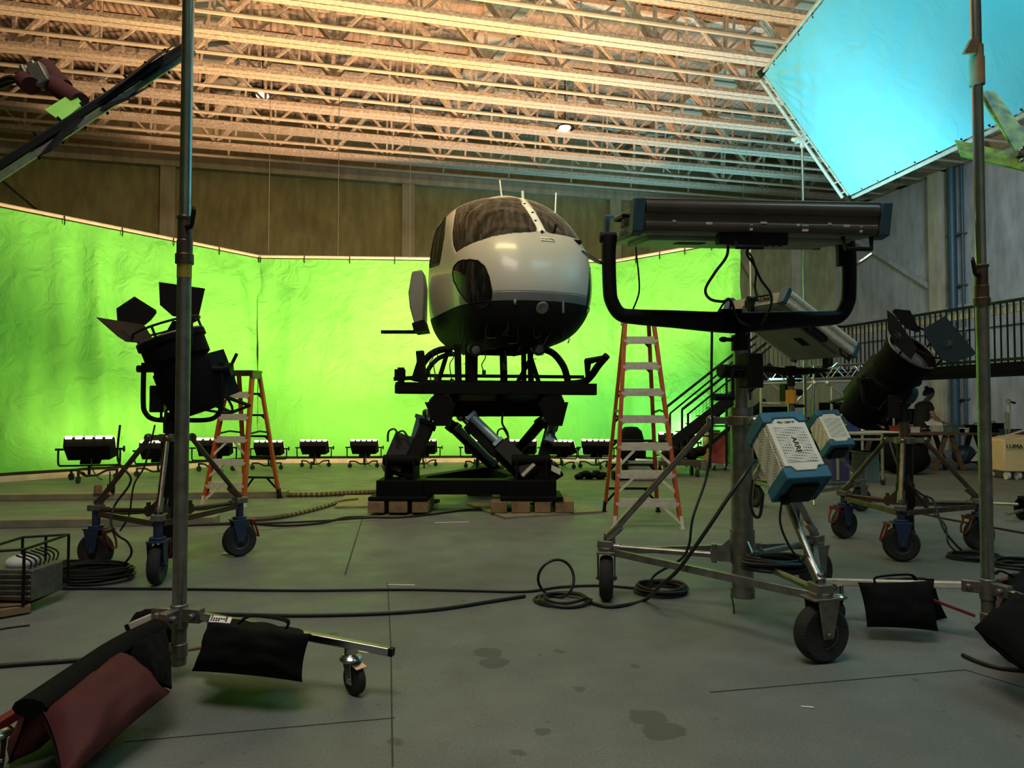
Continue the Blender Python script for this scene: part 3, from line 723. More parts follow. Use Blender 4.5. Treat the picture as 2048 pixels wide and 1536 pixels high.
def crank_stand(name, lab, c, wheels, yaws, r, wid, zj, z0, z1, rc, zcol, ztop, forkm, hubm, colm, legm, brake=None, ties=True, handle_yaw=pi):
    c = V3((c[0], c[1], 0)); Z = V3((0, 0, 1))
    t = thing(name, lab, 'crank stand', c)
    b = B(); b.cyl(c+Z*z0, c+Z*z1, rc, n=24); b.cyl(c+Z*z0, c+Z*(z0+.06), rc*1.12, n=24); b.cyl(c+Z*(zj-.06), c+Z*(zj+.16), rc*1.14, n=24); b.cyl(c+Z*(z1-.05), c+Z*z1, rc*1.1, n=24)
    b.obj('column', colm, t)
    B().cyl(c+Z*z1, c+Z*ztop, rc*.66, n=20).obj('inner_tube', legm, t)
    b = B(); b.cyl(c+Z*(zcol-.03), c+Z*(zcol+.03), rc*1.3, n=20)
    for w in wheels:
        d = (V3((w[0], w[1], 0))-c).normalized(); b.beam(c+Z*zcol, c+Z*zcol+d*(rc+.13), .05, .045)
    b.obj('sliding_collar', 'castmetal', t, bevel=.004)
    js = []
    for w, ya in zip(wheels, yaws):
        wp = V3((w[0], w[1], 0)); d = (wp-c).normalized(); j = wp + Z*zj; js.append(j)
        l = B(); l.cyl(c+Z*zcol+d*(rc+.11), j+Z*.03, .021, n=14); l.cyl(j+Z*.03-d*.0, j+Z*.03+(c+Z*zcol-j).normalized()*.14, .03, n=12); l.ell(c+Z*zcol+d*(rc+.12), (.035, .035, .035))
        l.obj('leg', legm, t)
        a = B(); s = c+Z*(zj-.02)+d*rc; e = j-Z*.02; a.cyl(s+d*.10, e-d*.04, .02, n=14); a.box(s+d*.06, (.14, .05, .07), basis_flat(d)); a.cyl(s+d*.11-Z*.05, s+d*.11+Z*.07, .018); a.cyl(e-d*.1, e-d*.02, .028)
        a.plate([s-d*.02+Z*.03, s+d*.11+Z*.02, s-d*.02+Z*.14], .01)
        a.obj('radial_arm', legm, t)
        k = B(); k.box(j, (.11, .09, .05), basis_flat(d)); k.cyl(j-Z*.03, j+Z*.075, .018); k.cyl(j-d*.05+Z*.0, j-d*.05+Z*.06, .013); k.obj('leg_bracket', 'castmetal', t, bevel=.006)
        caster_fork(t, w, r, wid, ya, forkm, hubm, zj-.02, brake)
    if ties:
        for i in range(3):
            a, e = js[i]-Z*.05, js[(i+1) % 3]-Z*.05; d = (e-a).normalized()
            B().beam(a+d*.05, e-d*.05, .03, .045).obj('tie_bar', legm, t, bevel=.003)
    g = B(); hy = V3((cos(handle_yaw), sin(handle_yaw), 0)); sd = V3((-hy.y, hy.x, 0)); gc = c+Z*(zcol+.32)
    g.box(gc-hy*.0+sd*(rc+.03), (.12, .11, .22), basis_flat(hy)); g.cyl(gc+hy*.02, gc+hy*.16, .045)
    g.obj('gearbox', 'blacksteel', t, bevel=.008)
    h = B(); p = gc+hy*.15+sd*(rc+.05); h.tube([gc+sd*(rc+.05), p, p+Z*-.16, p+Z*-.19], .011, 8); h.cyl(p-Z*.17, p-Z*.17+hy*.14, .022, n=12); h.obj('crank_handle', 'black', t)
    s = B(); s.cyl(c+Z*(ztop-.10), c+Z*(ztop+.0), rc*.85, n=18); s.cyl(c+Z*ztop, c+Z*(ztop+.07), rc*.5, n=14); s.cyl(c+Z*(ztop-.03), c+Z*(ztop-.03)+hy*.12, .013); s.ell(c+Z*(ztop-.03)+hy*.13, (.03, .018, .018))
    s.obj('head_socket', 'blacksteel', t)
    return t
def basis_flat(d):
    d = V3((d.x, d.y, 0)).normalized(); return Matrix((d, V3((-d.y, d.x, 0)), V3((0, 0, 1)))).transposed()
def panelmat(name, col, hole):
    m = mat(name, col, .5, var=.04); N, L, b = nd(m)
    tc = N.new('ShaderNodeTexCoord'); v = N.new('ShaderNodeTexVoronoi'); v.inputs['Scale'].default_value = 75; v.inputs['Randomness'].default_value = 0
    r = N.new('ShaderNodeMapRange'); r.inputs[1].default_value = .30; r.inputs[2].default_value = .36; r.inputs[3].default_value = .08; r.inputs[4].default_value = 1.0
    L.new(tc.outputs['Object'], v.inputs['Vector']); L.new(v.outputs['Distance'], r.inputs[0])
    s = N.new('ShaderNodeVectorMath'); s.operation = 'SCALE'; s.inputs[0].default_value = col; L.new(r.outputs[0], s.inputs['Scale']); L.new(s.outputs[0], b.inputs['Base Color'])
    return m
MT['perf'] = panelmat('perforated_silver', (.70, .64, .54), .3)
MT['perf_greenlit'] = panelmat('perforated_side_greenlit', (.50, .54, .36), .3)  # green curtain light is tinted into the case colour
MT['panelback'] = mat('panel_back_grey', (.20, .22, .18), .45)
MT['panelbar'] = mat('panel_edge_bar', (.11, .085, .072), .28, .35, var=.2, vscale=3)
def led_panel(name, lab, pivot, yaw, pitch, Lx, Ly, Lz, cy, roll=0.0, edge='panelbar', onpow=0, R=None, lcol=CYAN):
    """cy: distance of panel centre behind the pivot line; local x along the length, y across, z = light-emitting side up"""
    pv = V3(pivot); R = R or Rz(yaw) @ Rx(pitch) @ Ry(roll)
    t = thing(name, lab, 'LED panel light', pv)
    def q(x, y, z): return pv + R @ V3((x, y, z))
    b = B(); b.box(q(0, cy, 0), (Lx-.02, Ly-.1, Lz*.86), R); b.box(q(0, cy, -Lz*.45), (Lx*.86, Ly*.62, Lz*.22), R); b.obj('housing', 'panelback', t, bevel=.015)
    for s in (-1, 1):
        e = B(); y = cy+s*(Ly*.5-.03); e.box(q(0, y, .02), (Lx-.06, .05, Lz*.92), R); e.cyl(q(-Lx/2+.04, y+s*.01, Lz*.30), q(Lx/2-.04, y+s*.01, Lz*.30), .042, n=12); e.cyl(q(-Lx/2+.04, y+s*.005, -Lz*.22), q(Lx/2-.04, y+s*.005, -Lz*.22), .035, n=12)
        eo = e.obj('edge_bar', edge, t, bevel=.006)
        for i, x in enumerate((-.36, -.22, -.05, .0, .14, .17, .27, .34, .40)):
            B().box(q(x*Lx, y+s*.032, -Lz*(.10+.07*(i % 3))), (.018+.02*(i % 2), .012, .012+.012*(i % 3)), R).obj('latch', 'alu', eo)
        for x in (-1, 1):
            c = B(); c.plate([q(x*(Lx/2), y-s*.05, -Lz*.52), q(x*(Lx/2), y+s*.035, -Lz*.42), q(x*(Lx/2), y+s*.05, Lz*.55), q(x*(Lx/2), y-s*.07, Lz*.55)], .07); c.obj('corner_guard', 'steelblue', t, bevel=.01)
    for x in (-1, 1):
        c = B(); c.box(q(x*(Lx/2-.005), cy, 0), (.03, Ly-.16, Lz*.74), R); c.obj('end_plate', 'panelback', t, bevel=.004)
        h = B(); yy = cy-.15; h.tube([q(x*(Lx/2), yy-.12, .03), q(x*(Lx/2+.05), yy-.12, .03), q(x*(Lx/2+.05), yy+.12, .03), q(x*(Lx/2), yy+.12, .03)], .012, 8); h.obj('carry_handle', 'black', t)
    f = B(); f.box(q(0, cy, Lz*.46), (Lx-.1, Ly-.16, .02), R); f.obj('diffuser', MT['cyanled'], t)
    for x in (-.22, .12): B().box(q(x*Lx, cy-.1, -Lz*.57), (.18, .11, .006), R).obj('warning_label', 'blackmatte', t)
    for x in (-.05, .40):
        h = B(); p = Lx*x; h.tube([q(p-.09, cy-Ly*.46, -Lz*.45), q(p-.08, cy-Ly*.49, -Lz*.80), q(p+.08, cy-Ly*.49, -Lz*.80), q(p+.09, cy-Ly*.46, -Lz*.45)], .014, 8)
        h.obj('back_handle', 'black', t)
    c = B(); c.box(q(-.03*Lx, cy-Ly*.44, -Lz*.55), (.42, .08, .07), R)
    for x in (-.16, -.06, .05, .09, .13): c.cyl(q(x, cy-Ly*.44, -Lz*.55), q(x, cy-Ly*.44, -Lz*.75), .014, n=8)
    c.obj('connector_box', 'black', t, bevel=.006)
    lettering('S360', .10, q(-Lx/2-.022, cy-.18, -.0), R @ V3((0, -1, 0)), R @ V3((0, 0, 1)), t, 'black')
    if onpow:
        o = q(0, cy, Lz*.46+.03); area('panel_lamp', o, o + R @ V3((0, 0, 1)), Lx-.15, onpow, lcol, Ly-.2, 165)
    return t, q
def yoke(t, cl, cr, bottom, rad, thick, pl, pr):
    """swooping U yoke from pivot pl down to bottom centre and up to pr"""
    pl, pr, bt = V3(pl), V3(pr), V3(bottom); d = (pr-pl); d.z = 0; d.normalize(); Z = V3((0, 0, 1)); W = (pr-pl).length/2
    def u(x, z): return V3((bt.x, bt.y, 0)) + d*x + Z*z
    zb = bt.z
    pts = [u(-W, pl.z), u(-W-.012, pl.z-.10), u(-W-.008, zb+.22), u(-W+.006, zb+.13), u(-W+.06, zb+.05), u(-W+.16, zb+.032), u(-W*.5, zb+.02), u(0, zb), u(W*.5, zb+.02), u(W-.16, zb+.032), u(W-.06, zb+.05), u(W-.006, zb+.13), u(W+.008, zb+.22), u(W+.012, pr.z-.10), u(W, pr.z)]
    q = smooth(pts, 6); n = len(q); rr = []
    for p in q:
        x = (p-V3((bt.x, bt.y, 0))).dot(d); f = max(0, 1-abs(x)/(W*.95)) if p.z < zb+.08 else 0
        rr.append(rad*(1+.55*f) if thick else rad)
    B().tube(q, rr, 12).obj('yoke', 'black', t)
    for s, p in ((-1, pl), (1, pr)):
        k = B(); k.cyl(p-d*s*.06, p+d*s*.05, .035); k.box(p-Z*.09, (.07, .05, .16), basis_flat(d)); k.obj('pivot_block', 'blacksteel', t, bevel=.006)
        h = B(); a = p-Z*.16; h.tube(smooth([a, a+d*s*.05+V3((0, -.03, -.01)), a+d*s*.10+V3((0, -.05, .01)), a+d*s*.17+V3((0, -.06, .06))], 4), .013, 8); h.obj('tilt_lever', 'chrome', t)
    k = B(); k.ell(bt+V3((0, -rad*.75, 0)), (.15, rad*.9, rad*1.15)); k.box(bt+Z*(rad+.02), (.13, .05, .04)); k.obj('centre_clamp', 'blackmatte', t)
def ballast(name, lab, c, R, W, H, D, logo=True, hangm=None):
    """blue and silver power supply box: local x width, y height (up), z out of the front face"""
    c = V3(c)
    t = thing(name, lab, 'power supply', c)
    def q(x, y, z): return c + R @ V3((x, y, z))
    def bx(b, x, y, z, w, h, d): b.box(q(x, y, z), (w, h, d), R)
    b = B(); bx(b, 0, 0, 0, W*.90, H*.84, D*.9); b.obj('case', 'perf_greenlit', t, bevel=.006)
    b = B(); bx(b, W*.455, 0, 0, .01, H*.7, D*.8); bx(b, -W*.455, 0, D*.2, .01, H*.66, D*.36); bx(b, -W*.455, 0, -D*.2, .01, H*.66, D*.36); b.obj('side_grille', 'perf', t)
    f = B(); zf = D*.47
    f.plate([q(-W*.44, -H*.32, zf), q(-W*.30, -H*.32, zf), q(-W*.22, -H*.385, zf), q(W*.22, -H*.385, zf), q(W*.30, -H*.32, zf), q(W*.44, -H*.32, zf), q(W*.44, H*.32, zf), q(W*.30, H*.32, zf), q(W*.22, H*.385, zf), q(-W*.22, H*.385, zf), q(-W*.30, H*.32, zf), q(-W*.44, H*.32, zf)], .02)
    fo = f.obj('front_cover', 'silver', t, bevel=.004)
    p = B(); bx(p, 0, -.01*H, zf+.011, W*.68, H*.52, .004); p.obj('vent_grille', 'perf', fo)
    if logo:
        p = B(); bx(p, 0, -.02*H, zf+.015, W*.20, H*.20, .004); p.obj('logo_plate', 'silver', fo)
        lettering('ARRI', W*.17, q(0, -.02*H, zf+.019), R @ V3((0, -1, 0)), R @ V3((1, 0, 0)), fo, 'black', .001)
        lettering('PSU 1200 W', W*.075, q(0, H*.325, zf+.013), R @ V3((1, 0, 0)), R @ V3((0, 1, 0)), fo, 'black', .001)
    for s in (-1, 1):
        g = B()
        y0, y1 = s*H*.33, s*H*.5
        for zz in (1, -1):
            z = zz*D*.47
            pts = [q(-W*.50, y1, z), q(W*.50, y1, z), q(W*.50, y0, z), q(W*.32, y0, z), q(W*.24, s*H*.395, z), q(-W*.24, s*H*.395, z), q(-W*.32, y0, z), q(-W*.50, y0, z)]
            g.plate(pts, D*.09)
        for xx in (1, -1): bx(g, xx*W*.475, (y0+y1)/2, 0, W*.06, abs(y1-y0), D*.98)
        bx(g, 0, s*H*.46, 0, W*.9, H*.06, D*.9)
        g.obj('bumper', 'arriblue', t, bevel=.012)
    b = B(); bx(b, 0, -H*.515, -.02, W*.6, H*.05, D*.7); b.cyl(q(-W*.28, -H*.5, -D*.3), q(-W*.28, -H*.57, -D*.3), .03); b.obj('foot', 'black', t, bevel=.006)
    b = B()
    for x in (-.22, -.08, .05, .2): b.cyl(q(W*x, H*.5, -D*.1), q(W*x, H*.58, -D*.14), .018, n=8)
    b.obj('plug', 'black', t)
    b = B(); b.cyl(q(0, H*.5, -.05), q(0, H*.54, -.05), .02); b.cyl(q(.03, H*.5, .02), q(.03, H*.55, .02), .02); b.obj('plug_collar', 'red', t)
    b = B(); b.tube(smooth([q(-W*.15, H*.5, -D*.3), q(-W*.15, H*.62, -D*.45), q(W*.15, H*.62, -D*.45), q(W*.15, H*.5, -D*.3)], 4), .012, 8); b.obj('hanging_strap', 'black', t)
    return t, q
def leaf(b, c, R, w0, w1, h, t=.004, skew=0):
    """trapezoid door plate hinged at local y=0"""
    def q(x, y): return c + R @ V3((x, y, 0))
    k = .06
    b.plate([q(-w0/2, 0), q(w0/2, 0), q(w0/2+k*.5, k), q(w1/2+skew, h-k*.3), q(w1/2-k*.5+skew, h), q(-w1/2+k*.5+skew, h), q(-w1/2+skew, h-k*.3), q(-w0/2-k*.5, k)], t)
def spotlight(name, lab, c, axis, r, L, roll, leaves, yoke_bottom, yawd, fan=False, body='blackmatte', polys=()):
    """fresnel head: c = pivot, axis = beam direction; leaves: list of (roll angle, open angle, w0, w1, h)"""
    c = V3(c); ax = V3(axis).normalized(); R = basis(ax) @ Rz(roll)
    t = thing(name, lab, 'spotlight', c)
    def q(x, y, z): return c + R @ V3((x, y, z))
    B().lathe([(r*.55, -L*.62), (r*.78, -L*.58), (r*.90, -L*.30), (r*.90, L*.02), (r*.84, L*.04), (r*.84, L*.10), (r*.97, L*.14), (r*.97, L*.36), (r*1.04, L*.37), (r*1.04, L*.44), (r*.96, L*.44), (r*.93, L*.34), (0, L*.33)], c, n=36, R=R).obj('housing', body, t)
    b = B(); b.box(q(0, -r*.85, -L*.22), (r*1.3, r*.7, L*.62), R); b.box(q(0, -r*1.1, -L*.3), (r*.8, r*.4, L*.34), R)
    for i in range(5): b.box(q(0, -r*1.22, -L*(.02+.11*i)), (r*1.1, .02, .012), R)
    b.obj('ballast_box', 'black', t, bevel=.015)
    B().lathe([(0, L*.40), (r*.5, L*.395), (r*.93, L*.345)], c, n=32, R=R).obj('lens', 'glasslens', t)
    B().ring(q(0, 0, L*.45), ax, r*1.0, .010, 36).obj('lens_rim', 'castmetal', t)
    d = B(); d.ring(q(0, 0, L*.60), ax, r*1.02, .010, 36)
    for i in range(4):
        a = pi/4+i*pi/2; d.cyl(q(cos(a)*r*1.02, sin(a)*r*1.02, L*.44), q(cos(a)*r*1.02, sin(a)*r*1.02, L*.60), .010, n=8)
    bd = d.obj('barn_door_ring', 'blacksteel', t)
    for (ra, op, w0, w1, h) in leaves:
        Rl = R @ Rz(ra); hinge = c + Rl @ V3((0, r*1.03, L*.62)); Rp = Rl @ Rx(op)
        l = B(); leaf(l, hinge, Rp, w0, w1, h); l.cyl(hinge - Rp.col[0]*w0*.45, hinge + Rp.col[0]*w0*.45, .008, n=6)
        l.obj('barn_door_leaf', 'flag', bd)
        s = B()
        for k in range(4):
            a = k*pi/4; v = Rp.col[0]*cos(a)*.05 + Rp.col[1]*sin(a)*.05; o = hinge + Rp.col[1]*h*.5 + Rp.col[2]*.004
            s.beam(o-v, o+v, .004, .012, Rp.col[2])
        if w1 > .44: s.obj('tape_star', 'silver', bd)
    for k, (pl, Ys) in enumerate(polys):
        Ys = Ys if isinstance(Ys, (list, tuple)) else [Ys]*len(pl)
        ps_ = [P(x, y, Y) for (x, y), Y in zip(pl, Ys)]
        lo = B().plate(ps_, .006).obj('barn_door_leaf', 'flag', bd)
        if k == len(polys)-1 or fan and k == 0:
            o = sum(ps_, V3((0, 0, 0)))/len(ps_) + V3((0, -.012, 0)); sb = B()
            for w in range(4): v = V3((cos(w*pi/4), 0, sin(w*pi/4)))*.045; sb.beam(o-v, o+v, .004, .010, V3((0, 1, 0)))
            sb.obj('tape_star', 'castmetal', lo if False else bd)
    # yoke
    yb = V3(yoke_bottom); dd = V3((cos(yawd), sin(yawd), 0)); Z = V3((0, 0, 1)); W = r*1.22
    def u(x, z): return V3((c.x, c.y, 0)) + dd*x + Z*z
    pts = [u(-W, c.z+.05), u(-W, yb.z+.16), u(-W+.02, yb.z+.06), u(-W+.10, yb.z+.005), u(0, yb.z), u(W-.10, yb.z+.005), u(W-.02, yb.z+.06), u(W, yb.z+.16), u(W, c.z+.05)]
    B().tube(smooth(pts, 5), .020, 10).obj('yoke', 'black', t)
    for s in (-1, 1):
        k = B(); k.cyl(u(s*r*.8, c.z), u(s*(W+.05), c.z), .03); k.obj('pivot', 'blacksteel', t)
    k = B(); k.cyl(u(W+.04, c.z), u(W+.08, c.z), .055, n=10); k.tube([u(W+.06, c.z), u(W+.12, c.z+.13)], .014, 6); k.obj('tilt_knob', 'black', t)
    g = B(); g.tube([q(-r*.6, -r*.6, -L*.50), q(-r*.7, -r*1.3, -L*.75), q(r*.7, -r*1.3, -L*.75), q(r*.6, -r*.6, -L*.50)], .016, 8); g.obj('rear_handle', 'blacksteel', t)
    g = B(); g.cyl(V3((c.x, c.y, yb.z-.02)), V3((c.x, c.y, yb.z+.02)), .05); g.obj('yoke_plate', 'blacksteel', t)
    if fan:
        g = B(); g.cyl(q(-r*.95, r*.1, -L*.05), q(-r*1.22, r*.1, -L*.05), r*.36, n=20); g.obj('cooling_fan', 'steelblue', t)
        g = B(); g.box(q(-r*.8, 0, -L*.40), (r*.3, r*.8, L*.22), R); g.obj('side_box', 'castmetal', t, bevel=.01)
    g = B(); g.tube(smooth([q(0, -r*1.0, -L*.5), q(.05, -r*1.0, -L*.75) , V3((c.x-.05, c.y-.05, yb.z+.12)), V3((c.x-.12, c.y-.05, yb.z-.02))], 5), .011, 6); g.obj('power_lead', 'cable', t)
    return t
# ---- the big stand near the camera with its panel and supply
W1 = [(.655, 5.07), (1.62, 3.84), (2.19, 5.27)]
C1 = (1.49, 4.72)
crank_stand('crank_stand', 'grey steel crank stand on three rubber wheels carrying the large panel overhead', C1, W1, [math.radians(80), math.radians(15), math.radians(30)], .152, .088, .385, .11, 1.33, .068, 1.245, 1.80, 'castmetal', 'steel', 'steel', 'steel', None, True, math.radians(200))
t, q1 = led_panel('led_panel', 'large flat LED panel in a wide black yoke, nearest and highest', (1.46, 4.72, 2.51), math.radians(4), math.radians(8), 1.50, .92, .205, .0, onpow=105)
yoke(t, 0, 0, (C1[0]-.06, C1[1], 1.885), .046, True, (.62, 4.70, 2.44), (2.20, 4.80, 2.44))
R1 = Matrix((V3((.966, -.24, -.0)), V3((-.39, -.10, 1.0)), V3((0, 0, 0)))).transposed()
def ortho(x, y):
    x = V3(x).normalized(); y = V3(y); y = (y-x*y.dot(x)).normalized(); return Matrix((x, y, x.cross(y))).transposed()
ballast('power_supply', 'large blue and silver supply box hanging tilted on the near crank stand', P(1574, 912, 4.10), ortho((.99, .14, .04), (-.12, .62, .79)), .262, .45, .235)
# ---- the farther stand with tilted panel
W2 = [(3.25, 8.35), (4.48, 9.36), (3.25, 9.75)]
C2 = (3.52, 9.15)
crank_stand('crank_stand', 'crank stand with amber label standing behind the near crank stand', C2, W2, [1.2, .3, 2.0], .15, .085, .385, .12, 1.25, .06, 1.2, 1.70, 'castmetal', 'steel', 'steel', 'steel', None, True, math.radians(20))
B().cyl(V3((C2[0], C2[1], 1.38)), V3((C2[0], C2[1], 1.55)), .0655, n=20).obj('amber_label', 'yellowtag', bpy.data.objects['crank_stand.001'])
R2 = ortho((.80, .40, -.45), (-.34, 1, -.07))
t, q2 = led_panel('led_panel', 'tilted LED panel with blue corner guards seen below the yoke of the large panel', (3.46, 9.0, 2.315), 0, 0, 1.30, .98, .20, .0, edge='alu', onpow=120, R=R2, lcol=(.30, .80, 1.0))
yoke(t, 0, 0, (C2[0], C2[1], 1.78), .034, True, V3((3.46, 9.0, 2.315))-R2.col[0]*.72, V3((3.46, 9.0, 2.315))+R2.col[0]*.70)
ballast('power_supply', 'smaller-looking blue supply box hanging in the shade on the farther crank stand', P(1660, 868, 8.8), ortho((.99, .14, .04), (-.14, .60, .79)), .31, .52, .28, False)
# ---- spotlight near the side curtain
W3 = [(-2.67, 5.50), (-2.44, 6.53), (-3.45, 6.05)]
C3 = (-2.83, 6.02)
crank_stand('crank_stand', 'crank stand with dark blue casters under the spotlight before the side curtain', C3, W3, [math.radians(-80), math.radians(218), math.radians(175)], .148, .085, .50, .10, 1.05, .068, 1.08, 1.22, 'navy', 'steel', 'blacksteel', 'brown_steel', 'red', True, math.radians(100))
spotlight('spotlight', 'black spotlight pointing up with open barn doors before the side curtain', P(366, 738, 6.0), (-.33, -.10, .93), .26, .62, .5+pi, [], (0, 0, 1.225), 0.05,
          polys=[([(318, 564), (410, 577), (398, 630), (388, 641), (345, 632), (336, 624), (320, 610)], 6.2), ([(269, 593), (312, 620), (313, 626), (302, 640), (290, 650), (235, 643), (233, 617)], 6.22),
                 ([(345, 642), (386, 640), (386, 690), (326, 692), (336, 658)], 5.77), ([(193, 635), (288, 650), (312, 688), (252, 683), (235, 672)], [5.85, 6.1, 5.95, 5.8, 5.8])])
# ---- spotlight on the other side
W4 = [(3.38, 7.42), (3.37, 6.32), (4.34, 6.78)]
C4 = (3.70, 6.85)
crank_stand('crank_stand', 'crank stand with blue casters under the spotlight near the work table', C4, W4, [math.radians(20), math.radians(-15), math.radians(10)], .15, .085, .46, .12, 1.0, .07, 1.02, 1.30, 'navy', 'steel', 'blacksteel', 'brown_steel', 'red', True, math.radians(80))
AX4 = V3((.28, -.66, .69)).normalized()
spotlight('spotlight', 'black spotlight with cooling fan and visible lens aimed over the work table', P(1825, 703, 6.72)-AX4*.38, AX4, .235, .86, 2.6, [], (0, 0, 1.32), .3, True,
          polys=[([(1774, 620), (1790, 632), (1835, 697), (1822, 720), (1790, 690), (1776, 660)], [6.45, 6.5, 6.4, 6.4, 6.5, 6.5]), ([(1784, 623), (1790, 618), (1820, 621), (1840, 662), (1834, 665), (1812, 657)], 6.75),
                 ([(1849, 657), (1890, 632), (1952, 706), (1947, 711), (1905, 725), (1882, 719), (1850, 672)], [6.6, 6.7, 6.4, 6.4, 6.3, 6.4, 6.5])])
# ================================================================ LADDERS
def ladder(lab, c, rz, H, bw, tw, spread, n, capm):
    t = thing('step_ladder', lab, 'step ladder', (c[0], c[1], 0), rz)
    M = WM[t.name]
    def q(x, y, z): return M @ V3((x, y, z))
    yt = -.04; top = H-.05
    def fr(s, z): f = z/top; return q(s*(bw+(tw-bw)*f)/2, -spread/2+(yt+spread/2)*f - .08*f, z)
    def rr(s, z): f = z/top; return q(s*(bw*.93+(tw*.9-bw*.93)*f)/2, spread/2-(spread/2-.10)*f, z)
    ud = M.to_3x3() @ V3((0, 1, 0)); xd = M.to_3x3() @ V3((1, 0, 0))
    for fn, dd in ((fr, .075), (rr, .055)):
        for s in (-1, 1):
            b = B(); b.beam(fn(s, .10), fn(s, top), .022, dd, ud)
            for k in (-1, 1): b.beam(fn(s, .10)+ud*k*dd*.45-xd*s*.012, fn(s, top)+ud*k*dd*.45-xd*s*.012, .035, .006, ud)
            b.obj('rail', 'orange', t)
            f = B(); f.beam(fn(s, 0.0), fn(s, .14), .036, dd+.012, ud); f.box(fn(s, .012), (.055, dd+.03, .022), M.to_3x3()); f.obj('foot', 'alu' if fn is fr else 'blacksteel', t)
    for i in range(1, n):
        z = .305*i - .02
        a, e = fr(-1, z), fr(1, z); s = B(); s.beam(a, e, .085, .028, V3((0, 0, 1)) if False else ud); s.box((a+e)*.5-V3((0, 0, .02))-ud*.04, ((e-a).length, .006, .05), M.to_3x3())
        for k in (-1, 1):
            p = fr(k, z); L = .17 if i > 1 else .2
            if i <= 3: s.beam(p-xd*k*.2-V3((0, 0, .02))-ud*.03, fr(k, z-L-.02*i)-ud*.03, .03, .004, ud)
            else: s.beam(p-xd*k*.07-V3((0, 0, .02))-ud*.03, fr(k, z-.07)-ud*.03, .03, .004, ud)
        s.obj('step', 'alu', t)
        z2 = z+.02; a, e = rr(-1, z2), rr(1, z2); s = B(); s.beam(a, e, .03, .03, ud)
        for k in (-1, 1): s.beam(rr(k, z2)-xd*k*(.16 if i == 1 else .08), rr(k, z2-(.2 if i == 1 else .09)), .03, .004, ud)
        s.obj('rear_rung', 'blacksteel', t)
    b = B(); b.box(q(0, -.05, H-.03), (tw+.06, .27, .035), M.to_3x3())
    for s in (-1, 1): b.box(q(s*(tw/2+.02), -.05, H-.08), (.012, .25, .10), M.to_3x3())
    b.box(q(0, -.18, H-.06), (tw+.05, .012, .07), M.to_3x3()); b.obj('top_cap', capm, t, bevel=.006)
    for s in (-1, 1):
        a, e = fr(s, H*.52), rr(s, H*.52); m = (a+e)*.5 + V3((0, 0, .03)); b = B(); b.beam(a, m, .012, .025); b.beam(m, e, .012, .025); b.obj('spreader', 'blacksteel', t)
    return t
ladder('tall orange step ladder with metal steps beside the motion base', (1.50, 8.62), math.radians(-1.5), 2.44, .74, .34, 1.36, 8, 'alu')
ladder('short orange step ladder with dark top before the green curtain', (-3.77, 10.24), math.radians(-10), 1.86, .60, .37, 1.02, 6, 'brown_steel')
# ================================================================ MOTION BASE UNDER THE HELICOPTER
mb = thing('motion_base', 'black six-legged hydraulic motion base carrying the helicopter cabin', 'motion base', (0.0, 10.2, 0))
YF, YM, YR = 9.35, 10.2, 11.3
def bm(name, a, c, w, h, m='blackmatte', up=V3((0, 0, 1)), bev=.006): return B().beam(a, c, w, h, up).obj(name, m, mb, bevel=bev)
# lower frame: a triangle of heavy box beams with node blocks
nl, nr_, nb = P(812, 985, YF), P(1058, 985, YF), P(975, 952, YR)
for q in (nl, nr_, nb): q.z = .32
bm('base_beam', nl, nr_, .30, .18); bm('base_beam', nl, nb, .18, .20); bm('base_beam', nr_, nb, .18, .20)
for c, w in ((P(805, 978, YF), .58), (P(1062, 975, YF), .62), (nb, .5)):
    b = B(); z = c.copy(); z.z = .31; b.box(z, (w, .55, .22)); z.z = .20; b.box(z, (w+.16, .75, .05))
    for s in (-1, 1): b.plate([z+V3((s*w*.3, -.3, .02)), z+V3((s*w*.3, .3, .02)), z+V3((s*w*.3, .22, .5)), z+V3((s*w*.3, -.22, .5))], .03)
    b.cyl(z+V3((-w*.4, -.1, .46)), z+V3((w*.4, -.1, .46)), .07)
    b.obj('corner_foot', 'blackmatte', mb, bevel=.01)
# jacks
MT['jackblue'] = mat('pale_blue_cylinder', (.20, .30, .38), .35, .3)
def jack(lo, hi, r, side, motor, blue=None, sq=True):
    lo, hi = V3(lo), V3(hi); d = (hi-lo).normalized(); L = (hi-lo).length; R = basis(d, V3((0, -1, .2)))
    b = B()
    if sq: b.box(lo+d*L*.46, (r*2, r*2, L*.80), R)
    else: b.cyl(lo+d*L*.06, lo+d*L*.86, r, n=18)
    b.box(lo+d*L*.84, (r*2.5, r*2.5, .06), R); b.cyl(lo, lo+d*.1, r*.8); b.obj('jack_body', 'blackmatte', mb, bevel=.006)
    b = B(); b.cyl(lo+d*L*.84, hi, r*.5, n=14); b.ell(hi, (r*.9,)*3); b.ell(lo, (r*.9,)*3); b.obj('jack_rod', 'steel', mb)
    s = V3(side)
    if motor:
        a, e, w = motor; p0 = lo+d*L*a+s; p1 = lo+d*L*e+s; b = B(); b.box((p0+p1)*.5, (w, w, (p1-p0).length), R); b.obj('motor', 'black', mb, bevel=.012)
        b = B(); b.box(p0-d*.01, (w*1.04, w*1.04, .06), R); b.obj('motor_end', 'castmetal', mb, bevel=.01)
    if blue:
        a, e, w = blue; p0 = lo+d*L*a+s; p1 = lo+d*L*e+s; b = B(); b.cyl(p0, p1, w, n=18); b.box(p1, (w*2.5, w*2.5, .05), R); b.box(p0, (w*2.4, w*2.4, .05), R); b.obj('side_cylinder', 'jackblue', mb)
jack(P(808, 965, YF), P(864, 828, YF+.35), .085, V3((-.20, .05, .06)), (.12, .58, .26))
jack(P(818, 950, YF+.4), P(852, 826, YF+.5), .06, V3((-.05, -.05, .03)), None, (.45, .9, .05))
